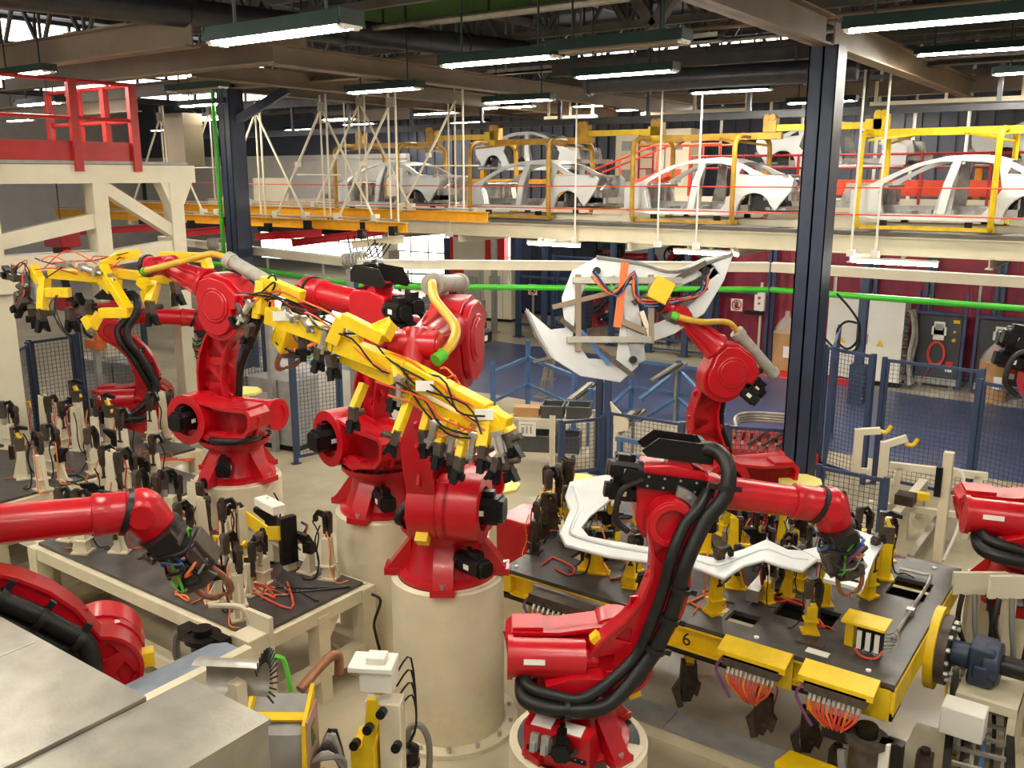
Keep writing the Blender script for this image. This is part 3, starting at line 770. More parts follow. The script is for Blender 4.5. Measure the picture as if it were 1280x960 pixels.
def m_wristspot():
    m = MB().ball((0, 0, 0), .185, 26).rev([(.185, 0), (.178, .10), (.165, .20)], d=(1, 0, 0), n=28)
    m.cyl((0, -.185, .0), (0, .185, 0), .095, n=26)
    return m
def m_wristcone(): return MB().rev([(.05, -.14), (.12, -.11), (.125, .05), (.10, .10), (.10, .20), (.13, .21), (.13, .25)], d=(1, 0, 0), n=24)
def m_bracket():
    m = MB().prism([(-.30, 0), (-.16, .14), (.30, .14), (.38, .06), (.38, -.05), (-.24, -.05)], 0, .012).prism([(-.30, 0), (-.16, .14), (.30, .14), (.38, .06), (.38, -.05), (-.24, -.05)], .30, .312)
    m.b2((.26, 0, .02), (.30, .31, .14)).b2((-.1, 0, -.05), (.3, .31, -.038)).ring((.30, .10, .05), (1, 0, 0), .07, .10, .08, 16)
    return m
def m_strip():
    m = MB().b2((-.30, -.012, -.075), (.42, 0, .075)).b2((.36, -.06, -.07), (.42, 0, .07)).prism([(-.45, -.02), (-.30, -.075), (-.30, .075), (-.42, .09)], -.012, 0)
    m.use(1)
    for x in (-.2, -.05, .1, .25):
        for z in (-.045, .045): m.cyl((x, -.018, z), (x, -.01, z), .012, n=8)
    return m
def m_panel():
    m = MB().b2((-.30, -.02, 0), (.30, .02, .24)).use(1)
    for k in range(9):
        for z in (.03, .21): m.cyl((-.26 + k * .065, -.025, z), (-.26 + k * .065, -.018, z), .008, n=6)
    m.use(2)
    for x in (-.2, -.09): m.box((x, -.06, .12), (.075, .09, .16)).box((x, -.11, .08), (.05, .05, .09))
    m.use(3)
    for x in (.02, .1, .2): m.cyl((x, -.02, .12), (x, -.1, .12), .028, n=10).cyl((x, -.1, .12), (x, -.16, .11), .018, n=8)
    return m
def m_seal(): return MB().ring((-.02, 0, 0), (1, 0, 0), .12, .192, .045, 28)
def m_changer():
    m = MB().cyl((.20, 0, 0), (.25, 0, 0), .19, n=26).cyl((.25, 0, 0), (.31, 0, 0), .16, n=26).box((.25, -.22, 0), (.10, .16, .22)).box((.27, .2, .05), (.08, .10, .12))
    for k in range(10): m.at(X(2 * PI * k / 10)); m.cyl((.31, .13, 0), (.325, .13, 0), .015, n=6)
    return m.at()
def m_bumper(): return MB().box((0, 0, 0), (.12, .12, .09))
def m_clamp(r): return MB().ring((0, -.025, 0), (0, 1, 0), r, r + .018, .05, 14).box((r + .04, 0, 0), (.07, .05, .03)).box((-r - .04, 0, 0), (.07, .05, .03))
def robot(label, loc, yaw, a2, a3, spot=True, s=1.0, wrist=(0, 60), base=0, panel=None, roll=0, name='industrial_robot'):
    """yaw, a2 (lower arm lean), a3 (forearm pitch, + is down), wrist = (roll, bend) in degrees"""
    t = thing(name, label, 'robot', loc, R(yaw), 'red industrial robots', s)
    bm = Z(R(base - yaw))
    P = lambda n, key, fn, mats, mx, bev=0: link(n, shared(key, fn, mats), t, mx, bev)
    P('foot', 'foot', m_foot, ['red', 'steel'], bm)
    P('motor', 'motor_a', lambda: m_motor(.34, .09), ['black', 'white'], bm @ T(.36, -.14, .28))
    if panel is not None:
        pm = Z(R(panel - yaw)) @ T(0, -.56, .12) @ X(R(-12))
        P('connector_panel', 'panel', m_panel, ['black', 'steel', 'grey', 'brown'], pm)
        P('panel_hood', 'hood', lambda: MB().prism([(-.56, .0), (-.58, .38), (-.42, .42), (-.3, .2), (-.3, 0)], -.33, .33, plane='yz').use(1).box((-.16, -.5, .405), (.20, .13, .012), X(R(14))).box((.14, -.5, .405), (.20, .13, .012), X(R(14))), ['red', 'white'], Z(R(panel - yaw)))
    P('slewing_ring', 'slew', m_slew, ['red', 'black'], None)
    P('turret', 'turret', m_turret, ['red'], T(0, 0, DZ), .006)
    P('axis_motor', 'motor_b', lambda: m_motor(.36, .13), ['black', 'white'], T(.37, .28, .72 + DZ) @ Z(R(90)))
    P('balancer', 'drum', m_drum, ['red', 'white'], T(.0, -.08, .76 + DZ) @ Y(R(2)))
    T2 = T(.37, -.05, .72 + DZ) @ Y(R(a2))
    P('lower_arm', 'link_spot' if spot else 'link', m_linkspot if spot else m_link, ['red'], T2, .005)
    for x, z, a in ((-.27, .16, 30), (.24, -.26, -40)): P('bumper', 'bumper', m_bumper, ['yellow'], T2 @ T(x, .0, z) @ Y(R(a)))
    T3 = T(.37, -.05, .72 + DZ) @ Y(R(a2)) @ T(0, 0, L2) @ Y(R(a3 - a2)) @ T(0, .10, 0)
    P('elbow_housing', 'elbow_s' if spot else 'elbow_h', lambda: m_elbow(spot), ['red'], T3, .03 if not spot else .02)
    TA = T3 @ T(0, .14 if spot else .16, .27) @ X(R(roll))
    if spot:
        P('elbow_plate', 'elbow_plate', m_elbowplate, ['steel', 'grey'], T3 @ T(0, -.06, 0))
        for y, z, k in ((.10, .38, 0), (.26, .33, 1), (.17, .14, 2)): P('motor', 'motor_c', lambda: m_motor(.26, .085), ['black', 'white'], T3 @ T(-.30, y, z) @ Z(PI))
        P('bracket', 'bracket', m_bracket, ['black'], T3 @ T(-.05, .02, .60))
        P('bracket', 'strip', m_strip, ['black', 'steel'], T3 @ T(-.05, -.015, .33))
        P('forearm', 'armtube', m_armtube, ['red'], TA)
    else:
        P('motor', 'motor_c', lambda: m_motor(.26, .085), ['black', 'white'], T3 @ T(-.36, .12, .22) @ Z(PI))
        P('motor', 'motor_c', None, None, T3 @ T(-.30, .22, .06) @ Z(R(165)))
        P('forearm', 'armcone', m_armcone, ['red'], TA)
    Lf = 1.54 if spot else 1.15
    T5 = TA @ T(Lf, 0, 0) @ X(R(wrist[0])) @ Y(R(wrist[1]))
    if spot:
        P('seal', 'seal', m_seal, ['rubber'], TA @ T(1.43, 0, 0) @ X(R(wrist[0])) @ Y(R(wrist[1] * .3)))
        P('wrist', 'wrist_s', m_wristspot, ['red'], T5)
        P('tool_changer', 'changer', m_changer, ['rubber'], T5)
        r = .072
        hp = [Vector(p) for p in ((-.56, -.16, .70), (-.54, -.38, .64), (-.32, -.47, .60), (.0, -.48, .58), (.28, -.42, .64))]
        q = lambda Mx, *p: Mx @ Vector(p)
        hp += [q(T2, .19, -.26, .22), q(T2, .24, -.24, .52), q(T2, .24, -.24, .86), q(T2, .20, -.26, 1.2), q(T3, .28, -.26, .08), q(T3, .42, -.24, .34), q(T3, .43, -.16, .58), q(T3, .34, -.02, .70), q(T3, .22, .10, .67)]
        part('hose', MB().tube(hp, r, 12, 5), 'rubber', t)
        h2 = [p + Vector((.03, .06, .10)) for p in hp[:4]] + [q(T2, .06, -.22, .16), q(T2, .10, -.22, .52), q(T2, .10, -.22, .92), q(T2, .06, -.24, 1.24), q(T3, .10, -.26, .02), q(T3, .20, -.22, .18), q(T3, .30, -.10, .33)]
        part('hose', MB().tube(h2, r * .8, 10, 5), 'rubber', t)
        part('hose', MB().tube([q(T3, -.30, -.02, .33), q(T3, -.48, -.06, .22), q(T3, -.50, -.08, -.04), q(T3, -.36, -.1, -.16)], .03, 8, 5), 'rubber', t)
        for z in (.34, .66, .98): P('hose_clamp', 'clamp', lambda: m_clamp(.08), ['rubber'], T2 @ T(.215 if z < .5 else .242, -.245, z) @ X(R(90)))
        P('hose_clamp', 'clamp', None, None, T3 @ T(.42, -.2, .42) @ X(R(80)))
        P('hose_clamp', 'clamp', None, None, T(-.15, -.48, .59) @ Z(R(90)))
    else:
        P('wrist', 'wrist_h', m_wristcone, ['red'], T5)
        P('tool_flange', 'flange_h', lambda: MB().cyl((.25, 0, 0), (.31, 0, 0), .15, n=24).cyl((.31, 0, 0), (.34, 0, 0), .12, n=20), ['rubber'], T5)
        sl = MB().cyl((-.62, .02, .56), (.16, .02, .64), .085, n=18).ring((-.66, .02, .555), (1, 0, .1), .05, .10, .08).ring((.14, .02, .635), (1, 0, .1), .05, .105, .10).cyl((-.1, .02, .5), (-.1, .02, .6), .05)
        part('hose_sleeve', sl, 'sleeve', t, T3)
        q = lambda Mx, *p: Mx @ Vector(p)
        part('supply_hose', MB().tube([q(T3, .22, .02, .65), q(T3, .42, .08, .66), q(T3, .60, .16, .56), q(TA, .85, .24, .12), q(TA, 1.02, .28, .02), q(TA, 1.18, .24, -.06)], .042, 10, 6), 'hose_yellow', t)
        part('hose_fitting', MB().cyl(q(TA, 1.18, .24, -.06), q(TA, 1.26, .2, -.10), .055, n=12), 'cable_green', t)
        part('supply_hose', MB().tube([(-.1, -.2, .62), (.2, -.34, .58), (.4, -.36, .72), q(T2, -.26, -.1, .2), q(T2, -.14, -.12, .7), q(T2, -.22, -.1, 1.2), q(T3, -.40, -.05, .2), q(T3, -.46, .0, .5), q(T3, -.38, .02, .58)], .045, 10, 5), 'rubber', t)
        part('supply_hose', MB().tube([(.05, .36, .58), (-.1, .50, .62), (-.4, .48, .64), (-.55, .36, .66), (-.5, .1, .62)], .045, 10, 5), 'rubber', t)
    t['tool'] = [c for r_ in (t.matrix_basis @ T5) for c in r_]
    return t, Matrix.LocRotScale(t.location, t.rotation_euler, (s, s, s)) @ T5
def pedestal(x, y, h, label, r=.51):
    t = thing('robot_pedestal', label, 'pedestal', (x, y, 0), 0, 'cream robot pedestals')
    part('drum', MB().rev([(r, .04), (r, h - .012), (r - .02, h)], n=48), 'cream', t)
    f = MB().ring((0, 0, 0), (0, 0, 1), r - .05, r + .13, .045, 48)
    part('flange', f, 'cream', t)
    for k in range(14):
        a = 2 * PI * k / 14
        part('bolt', MB().cyl(((r + .07) * math.cos(a), (r + .07) * math.sin(a), .045), ((r + .07) * math.cos(a), (r + .07) * math.sin(a), .085), .02, n=6), 'steel', t)
    part('mount_plate', MB().cyl((0, 0, h), (0, 0, h + .006), r - .06, n=40), 'rubber', t)
    part('cover_plate', MB().prism(circ(0, 0, r - .03, R(-70), R(20), 10) + [(.12, .05), (.05, -.1)], h + .006, h + .012, plane='xy'), 'creamclean', t)
    return t
RB = {}
def put(key, label, x, y, h, ped, **kw):
    pedestal(x, y, h, ped)
    RB[key] = robot(label, (x, y, h + .007), **kw)
put('front', 'red welding robot nearest the viewer, its arm bent over the yellow fixture', -3.1, 5.17, .97, 'cream drum pedestal under the front robot at the bottom edge', yaw=36, a2=17, a3=8, s=.745, wrist=(0, 62), base=300, panel=10)
put('centre', 'red handling robot on the tall cream drum in the picture centre', -4.98, 5.95, 1.5, 'tall cream drum pedestal fully visible in the centre', yaw=-67, a2=-2, a3=0, spot=False, s=.89, wrist=(0, 60), base=-10)
put('second', 'red robot behind the centre robot, lattice arm leaning back', -6.6, 6.82, 1.5, 'cream drum pedestal partly hidden behind the centre one', yaw=167, a2=-31, a3=-2, spot=True, s=.92, wrist=(0, 60), base=-30)
put('third', 'red robot with lattice lower arm reaching up left toward the white platform', -8.82, 6.64, 1.48, 'cream pedestal hidden behind the clamps of the front worktable', yaw=189, a2=-22, a3=-16, spot=False, s=.89, wrist=(0, 20), base=-40)
put('far', 'farthest left red welding robot standing behind the rear worktable', -14.6, 8.9, .36, 'cream pedestal of the farthest left robot behind clamp towers', yaw=50, a2=-24, a3=5, s=.92, wrist=(0, 75), base=-40)
put('edge', 'red welding robot cut off by the left picture edge, arm over the sheet metal cover', -6.08, 2.87, .80, 'cream pedestal hidden below the sheet metal cover', yaw=58, a2=-50, a3=2, s=.90, wrist=(0, 55), base=-40)
put('right', 'red robot cut off by the right picture edge behind the fixture bearing', -.75, 9.7, .95, 'low cream pedestal at the right behind the bearing stand', yaw=20, a2=-12, a3=10, s=.92, wrist=(0, 60), base=-60, panel=10)
put('blur', 'red handling robot beyond the yellow fixture holding a car side frame up', -4.45, 11.6, .25, 'cream pedestal hidden beyond the yellow fixture', yaw=224, a2=3, a3=-41, spot=False, s=.92, wrist=(0, 10), base=-60)
# ================================================================== yellow turn-over fixture with the white side frame
TX0, TX1, TY0, TY1, TZ = -4.95, -1.28, 6.75, 9.35, 1.25
fx = thing('turnover_fixture', 'long dark topped yellow fixture table behind the front robot', 'fixture', (0, 0, 0))
holes = [(-4.55, -4.2, 7.35, 7.7), (-3.75, -3.45, 7.1, 7.4), (-2.45, -1.95, 7.35, 7.7), (-3.1, -2.7, 8.6, 8.95), (-1.75, -1.42, 8.35, 8.8), (-2.75, -2.5, 7.0, 7.22)]
part('top_plate', MB().plate(TX0, TX1, TY0, TY1, TZ - .04, TZ, holes), 'darktop', fx)
part('edge_beam', MB().ibeam((TX0, TY0 + .08, TZ - .15), (TX1, TY0 + .08, TZ - .15), .22, .16), 'yellow', fx)
part('edge_beam', MB().ibeam((TX0, TY1 - .08, TZ - .15), (TX1, TY1 - .08, TZ - .15), .22, .16), 'yellow', fx)
part('edge_beam', MB().b2((TX1 - .1, TY0, TZ - .26), (TX1 + .01, TY1, TZ - .04)), 'yellow', fx)
part('edge_beam', MB().b2((TX0 - .01, TY0, TZ - .26), (TX0 + .1, TY1, TZ - .04)), 'yellow', fx)
part('core_box', MB().b2((TX0 + .15, TY0 + .2, TZ - .42), (TX1 - .12, TY0 + .5, TZ - .27)).b2((TX0 + .15, TY1 - .5, TZ - .42), (TX1 - .12, TY1 - .2, TZ - .27)).b2((TX0 + .2, 7.9, TZ - .45), (TX1 - .12, 8.3, TZ - .2)), 'black', fx)
part('under_plate', MB().b2((TX0, TY0 + .02, TZ - .32), (TX1, TY0 + .3, TZ - .27)), 'black', fx)
for x in (-4.85, -3.35, -2.4, -1.5):
    for y in (6.85, 9.2): part('screw_head', MB().cyl((x, y, TZ), (x, y, TZ + .012), .022, n=8), 'white', fx)
for x0, x1 in ((-3.85, -3.35), (-2.55, -2.05), (-1.72, -1.3)): part('edge_tab', MB().b2((x0, TY0 - .012, TZ - .31), (x1, TY0, TZ - .05)), 'yellow', fx)
part('guide_tube', MB().tube([(-1.75, 8.9, TZ + .04), (-1.55, 8.9, TZ + .04), (-1.46, 8.82, TZ + .04), (-1.46, 8.0, TZ + .04), (-1.46, 7.4, TZ + .04)], .016, 8, 4).b2((-1.49, 8.0, TZ), (-1.43, 8.06, TZ + .06)), 'steel', fx)
part('type_plate', MB().b2((-2.12, 6.98, TZ), (-1.9, 7.14, TZ + .008)), 'gunmetal', fx)
part('type_plate', MB().b2((-2.0, 6.86, TZ), (-1.82, 6.94, TZ + .006)), 'white', fx)
part('type_plate', MB().b2((-2.95, 7.03, TZ), (-2.78, 7.2, TZ + .008)), 'steel', fx)
def lettering(txt, name, parent, size, mtx, m, ext=.002):
    c = bpy.data.curves.new(name, 'FONT'); c.body = txt; c.size = size; c.extrude = ext; c.align_x = 'CENTER'; c.align_y = 'CENTER'
    tmp = bpy.data.objects.new(name, c); COL.objects.link(tmp)
    me = bpy.data.meshes.new_from_object(tmp.evaluated_get(bpy.context.evaluated_depsgraph_get()))
    bpy.data.objects.remove(tmp); me.materials.clear(); me.materials.append(M[m])
    o = bpy.data.objects.new(name, me); COL.objects.link(o); o.parent = parent; o.matrix_basis = mtx
    return o
lettering('6', 'stencil_number', fx, .17, T(-2.98, TY0 - .002, TZ - .155) @ X(R(90)), 'signblack')
# valve manifolds on the front edge
def manifold(x0, x1, hood, label):
    t = thing('valve_manifold', label, 'manifold', ((x0 + x1) / 2, TY0, TZ - .12), 0, 'valve manifolds on the fixture edge'); w = (x1 - x0) / 2
    if hood: part('hood', MB().prism([(0, .12), (-.02, .14), (-.20, .085), (-.20, .03), (-.187, .075), (0, .11)], -w, w, plane='yz'), 'yellow', t)
    else: part('bracket', MB().b2((-w, -.06, -.06), (w, -.01, .07)), 'steel', t); 
    part('block', MB().b2((-w + .05, -.2, -.04), (w - .05, -.04, .05)), 'gunmetal', t)
    n = 11
    for k in range(n):
        x = -w + .1 + (2 * w - .2) * k / (n - 1)
        part('fitting', MB().cyl((x, -.16, -.04), (x, -.2, -.1), .016, n=8), 'steel', t)
        xe = (x * .35) + (0.02 * (k % 3))
        part('air_line', MB().tube([(x, -.2, -.1), (x * .9, -.23, -.16), (xe, -.2, -.27), (xe * .6, -.14, -.34)], .011, 6, 3), 'cable_red' if k % 4 else 'cable_orange', t)
    part('air_line', MB().tube([(-w + .04, -.16, .0), (-w, -.2, -.1), (-w * .5, -.22, -.3)], .014, 6, 3), 'cable_purple', t)
    return t
manifold(-2.62, -2.05, True, 'manifold with yellow hood and orange air lines, left of the two on the fixture front')
manifold(-1.95, -1.38, True, 'manifold with yellow hood and orange air lines nearest the fixture corner')
manifold(-4.55, -3.8, False, 'silver valve manifold with orange lines at the left end of the fixture front')
# terminal box on the table
tb = thing('terminal_box', 'black and white terminal block under a yellow hood on the fixture corner', 'box', (-1.6, 7.16, TZ), 0, None, .68)
part('hood', MB().b2((-.28, -.16, .36), (.22, .2, .39)), 'yellow', tb); part('post', MB().b2((-.26, .0, 0), (-.16, .12, .36)), 'yellow', tb)
for k in range(3): part('terminal', MB().b2((-.1 + k * .1, -.12, .05), (-.02 + k * .1, .05, .32)).use(1).b2((-.09 + k * .1, -.135, .07), (-.035 + k * .1, -.12, .3)), ['black', 'white'], tb)
for k in range(6): part('wire', MB().tube([(.2, -.1 + k * .03, .1 + k * .03), (.3, -.1 + k * .03, .14 + k * .03), (.34, .05, .2), (.3, .1, .33)], .008, 5, 3), 'sleeve', tb)
part('wire', MB().tube([(-.1, -.12, .06), (0, -.2, .02), (.15, -.18, .03), (.2, -.1, .1)], .014, 6, 3), 'cable_red', tb)
for k, (x, y, lb) in enumerate(((-2.35, 7.0, 'clamp arm hanging under the fixture edge below the left yellow hood'), (-1.95, 6.98, 'clamp arm hanging under the fixture between the two yellow hoods'), (-3.1, 7.1, 'dark clamp hanging under the fixture beside the front robot arm'))):
    t = thing('hanging_clamp', lb, 'clamp', (x, y, TZ - .32), R(20 * k), 'clamps under the fixture', .74)
    part('post', MB().b2((-.05, -.05, -.36), (.05, .05, 0)), 'yellow', t)
    part('body', MB().prism([(-.09, -.3), (.09, -.34), (.11, -.62), (.03, -.85), (-.07, -.85), (-.1, -.6)], -.05, .05), 'brown', t)
    part('jaw', MB().prism([(-.1, -.55), (-.2, -.7), (-.12, -.95), (-.05, -.92), (-.1, -.75)], -.03, .03).prism([(.06, -.5), (.16, -.62), (.12, -.8), (.06, -.75)], -.03, .03), 'gunmetal', t)
    part('air_line', MB().tube([(.06, .05, -.1), (.12, .08, -.3), (.05, .07, -.6), (-.1, .06, -.75)], .01, 6, 3), 'cable_red', t)
part('drip_plate', MB().b2((-2.0, 7.2, TZ - .5), (-1.4, 7.6, TZ - .48)), 'yellow', fx)
part('hydraulic_line', MB().tube([(-3.6, 6.9, TZ - .36), (-2.5, 6.88, TZ - .37), (-1.6, 6.9, TZ - .36)], .014, 6, 1), 'steel', fx)
# bearing stands at both ends
bs = thing('bearing_stand', 'cream bearing stand with dark gearbox at the right end of the fixture', 'stand', (-1.0, 8.1, 0))
part('flange', MB().cyl((-.27, 0, .98), (-.20, 0, .98), .36, n=32), 'yellow', bs)
part('disc', MB().cyl((-.20, 0, .98), (-.12, 0, .98), .30, n=32), 'gunmetal', bs)
for k in range(14): part('bolt', MB().cyl((-.12, .25 * math.cos(k * .449), .98 + .25 * math.sin(k * .449)), (-.09, .25 * math.cos(k * .449), .98 + .25 * math.sin(k * .449)), .022, n=6), 'steel', bs)
part('gearbox', MB().b2((.04, -.15, .8), (.24, .15, 1.14)).cyl((.14, 0, .98), (.28, 0, .98), .18, n=18).cyl((-.12, 0, .98), (.05, 0, .98), .11).b2((.08, -.19, .87), (.2, .19, 1.0)), 'navy', bs, bev=.02)
part('shaft_cover', MB().cyl((.28, 0, .98), (.8, 0, .98), .085, n=18), 'rubber', bs)
part('frame', MB().b2((-.06, -.5, 0), (.5, .5, .1)).prism([(-.45, .1), (.45, .1), (.3, .76), (-.3, .76)], .0, .06, plane='yz').prism([(-.45, .1), (.45, .1), (.3, .76), (-.3, .76)], .4, .46, plane='yz').b2((0, -.32, .7), (.46, .32, .78)), 'cream', bs)
part('switch_box', MB().b2((-.04, -.74, .62), (.28, -.52, .86)), 'white', bs, bev=.01)
part('conduit', MB().tube([(.1, -.66, .62), (.12, -.64, .4), (.2, -.45, .3)], .02, 8, 4), 'sleeve', bs)
part('cable_duct', MB().b2((-.02, -1.6, 0), (.26, -.55, .14)), 'galv', bs)
b2 = thing('bearing_stand', 'red bearing housing with dark gear disc at the left end of the fixture', 'stand', (-5.3, 8.0, 0))
part('housing', MB().b2((-.45, -.28, .72), (-.02, .28, 1.3)), 'red', b2, bev=.02)
part('disc', MB().cyl((-.02, 0, 1.0), (.06, 0, 1.0), .26, n=28).cyl((.06, 0, 1.0), (.12, 0, 1.0), .2, n=24), 'gunmetal', b2)
part('gearbox', MB().cyl((.1, 0, 1.0), (.3, 0, 1.0), .17, n=14).b2((.12, -.1, .76), (.28, .14, .96)), 'navy', b2)
part('frame', MB().b2((-.5, -.35, 0), (.1, .35, .08)).b2((-.42, -.25, .08), (-.02, .25, .72)), 'cream', b2)
# pressed white body side on the fixture
PZ = 1.74
def pz(l): return [tuple(Sz(u, v, PZ).xy) for u, v in l]
sf = thing('body_side_frame', 'white pressed car body side lying clamped on the fixture', 'car panel', (0, 0, 0))
A = pz([(800, 588), (740, 598), (712, 604), (706, 622), (712, 640), (699, 668), (706, 683), (760, 697), (812, 704), (868, 711), (868, 694), (812, 686), (765, 678), (736, 672), (727, 661), (738, 646), (772, 618), (800, 601)])
B = pz([(866, 694), (892, 699), (930, 688), (958, 676), (985, 689), (1003, 690), (1022, 701), (1003, 716), (975, 709), (955, 702), (930, 709), (905, 725), (868, 711)])
Cc = pz([(1068, 664), (1106, 677), (1092, 701), (1078, 739), (1029, 726), (1039, 703), (1022, 701), (1003, 690), (1040, 682)])
hq = [pz([(1046, 718), (1060, 721), (1058, 728), (1044, 725)]), pz([(1064, 722), (1077, 725), (1074, 732), (1062, 729)])]
Dd = pz([(800, 588), (860, 592), (960, 616), (1068, 652), (1068, 664), (950, 630), (860, 603), (800, 601)])
part('door_ring', MB().prism(A, PZ - .012, PZ + .02, plane='xy'), 'bodywhite', sf, bev=.012)
part('sill', MB().prism(B, PZ - .012, PZ + .02, plane='xy'), 'bodywhite', sf, bev=.012)
part('quarter_panel', MB().prism(Cc, PZ - .012, PZ + .02, hq, plane='xy'), 'bodywhite', sf, bev=.008)
part('roof_rail', MB().prism(Dd, PZ - .012, PZ + .02, plane='xy'), 'bodywhite', sf, bev=.012)
inner = pz([(716, 610), (722, 626), (724, 640), (714, 664), (720, 674), (765, 686), (812, 694), (866, 702)])
part('flange', MB().tube([(x, y, PZ + .02) for x, y in inner], .02, 6, 3), 'bodywhite', sf)
part('flange', MB().tube([(x, y, PZ + .02) for x, y in pz([(870, 702), (895, 710), (930, 698), (958, 689), (990, 700), (1010, 702)])], .014, 6, 3), 'bodywhite', sf)
# ------------------------------------------------------------------ clamp towers: one of each kind, then copies
def tower(kind, riser='cream'):
    t = thing('clamp_tower', 'x', 'clamp')
    def clampbody(x, y, z, a=0, m2='gunmetal'):
        Mx = T(x, y, z - .03) @ Z(a) @ Matrix.Scale(.82, 4)
        part('clamp_body', MB().at(Mx).prism([(-.05, -.16), (.05, -.16), (.06, .06), (.03, .14), (-.03, .14), (-.06, .06)], -.035, .035).cyl((0, -.05, .08), (0, .05, .08), .055, n=12), m2, t)
        part('clamp_arm', MB().at(Mx).prism([(-.03, .06), (.03, .12), (.14, .15), (.20, .06), (.15, .05), (.12, .09), (.04, .05)], -.028, .028).box((.17, 0, .03), (.05, .06, .07)).box((.0, .05, .02), (.05, .04, .16)), 'black', t)
        part('cylinder', MB().at(Mx).cyl((0, 0, -.36), (0, 0, -.16), .034, n=10).box((0, 0, -.37), (.08, .08, .03)), 'steel' if m2 == 'gunmetal' else 'brown', t)
    b = MB()
    if kind == 0:      # tapered gusset riser with one clamp
        b.b2((-.10, -.09, 0), (.10, .09, .02)).prism([(-.06, .02), (.07, .02), (.05, .46), (-.03, .46)], -.05, .05).prism([(-.12, .02), (-.06, .02), (-.03, .40)], -.012, .012).b2((-.08, -.08, .14), (.09, .08, .16))
        clampbody(.01, -.03, .66, 0, 'brown')
    elif kind == 1:    # square riser with two clamps
        b.b2((-.10, -.10, 0), (.10, .10, .02)).b2((-.06, -.06, .02), (.06, .06, .34)).b2((-.08, -.08, .15), (.08, .08, .17))
        clampbody(-.05, -.02, .6, R(20), 'gunmetal'); clampbody(.09, .05, .52, R(160), 'brown')
    elif kind == 2:    # short triangular bracket with block
        b.b2((-.12, -.06, 0), (.10, .06, .02)).prism([(-.12, .02), (.05, .02), (.05, .24), (.02, .24)], -.012, .012).b2((.03, -.05, .02), (.07, .05, .26))
        part('clamp_arm', MB().b2((-.02, -.05, .26), (.10, .05, .36)).prism([(-.02, .34), (.10, .36), (.02, .46), (-.14, .48), (-.14, .44)], -.03, .03).b2((.06, -.08, .28), (.12, -.05, .42)), 'black', t)
    elif kind == 3:    # tall stained riser with open channel
        b.b2((-.10, -.10, 0), (.10, .10, .02)).prism([(-.08, .02), (.08, .02), (.05, .62), (-.04, .66)], -.055, -.035).prism([(-.08, .02), (.08, .02), (.05, .62), (-.04, .66)], .035, .055).b2((-.05, -.05, .02), (-.03, .05, .62))
        clampbody(.08, 0, .56, R(90), 'brown')
    elif kind == 4:    # riser with pale sensor head and yellow pad
        b.b2((-.09, -.09, 0), (.09, .09, .02)).b2((-.05, -.05, .02), (.05, .05, .40)).prism([(-.05, .02), (-.13, .02), (-.05, .34)], -.012, .012)
        part('pad', MB().box((.02, 0, .56), (.04, .05, .2), Y(R(-25))), 'yellow', t)
        part('clamp_body', MB().b2((-.06, -.04, .40), (.06, .05, .58)).b2((-.1, -.03, .5), (-.05, .03, .74)), 'gunmetal', t)
        part('clamp_arm', MB().prism([(-.1, .70), (.0, .76), (.12, .72), (.12, .68), (0, .70)], -.03, .03).b2((-.14, -.05, .3), (-.08, .06, .48)), 'black', t)
    elif kind == 5:    # gusseted bracket with locating pin and L arm
        b.prism([(-.14, .02), (.12, .02), (.08, .1), (.02, .34), (-.03, .34), (-.06, .12)], -.02, .02).b2((-.14, -.07, 0), (.13, .07, .02)).b2((-.04, -.06, .02), (.04, .06, .36))
        clampbody(0, -.08, .56, R(-60), 'brown')
        part('arm', MB().bar((0, .05, .36), (.02, .05, .60), .035).bar((.02, .05, .58), (.14, .05, .58), .035).bar((.13, .05, .6), (.13, .05, .5), .03), 'yellow', t)
    part('riser', b, riser, t)
    part('cable', MB().tube([(.05, .06, .62), (.1, .1, .45), (.07, .09, .22), (.12, .1, .03), (.22, .14, .015), (.3, .05, .015)], .009, 5, 4), 'cable_red' if kind % 2 else 'rubber', t)
    part('cable', MB().tube([(-.02, .07, .56), (-.08, .1, .4), (-.06, .09, .18), (-.14, .12, .015), (-.24, .04, .015)], .008, 5, 4), 'rubber' if kind % 2 else 'cable_orange', t)
    return t
TOW = {}
LOOK = {0: 'tapered %s riser with one brown clamp', 1: 'square %s riser carrying two clamps', 2: 'short %s triangular bracket with black block', 3: 'tall open-channel %s riser with brown clamp', 4: '%s riser with yellow pad and pale clamp head', 5: '%s gusset bracket with clamp and yellow L arm'}
USED = {}
ORD = ['first', 'second', 'third', 'fourth', 'fifth', 'sixth', 'seventh', 'eighth', 'ninth', 'tenth', 'eleventh', 'twelfth', 'thirteenth', 'fourteenth', 'fifteenth', 'sixteenth', 'seventeenth', 'eighteenth']
def place_towers(rows, where, z, riser, group):
    """rows: (u, v, kind, turn, scale) read off the photograph, foot of each riser on the table top"""
    seq = {}
    for u, v, k, a, s in sorted(rows, key=lambda r: (r[2], r[0])):
        p = Sz(u, v, z); s = s * (.72 if riser == 'yellow' else .82); seq[k] = seq.get(k, 0) + 1
        lb = (LOOK[k] % riser) + ', %s from left on %s' % (ORD[seq[k] - 1], where)
        key = (k, riser)
        if key not in TOW:
            TOW[key] = tower(k, riser); o = TOW[key]; o.location = p; o.rotation_euler.z = R(a); o.scale = (s,) * 3; o['label'] = lb; o['group'] = group
        else: dup(TOW[key], p, R(a), lb, group, s)
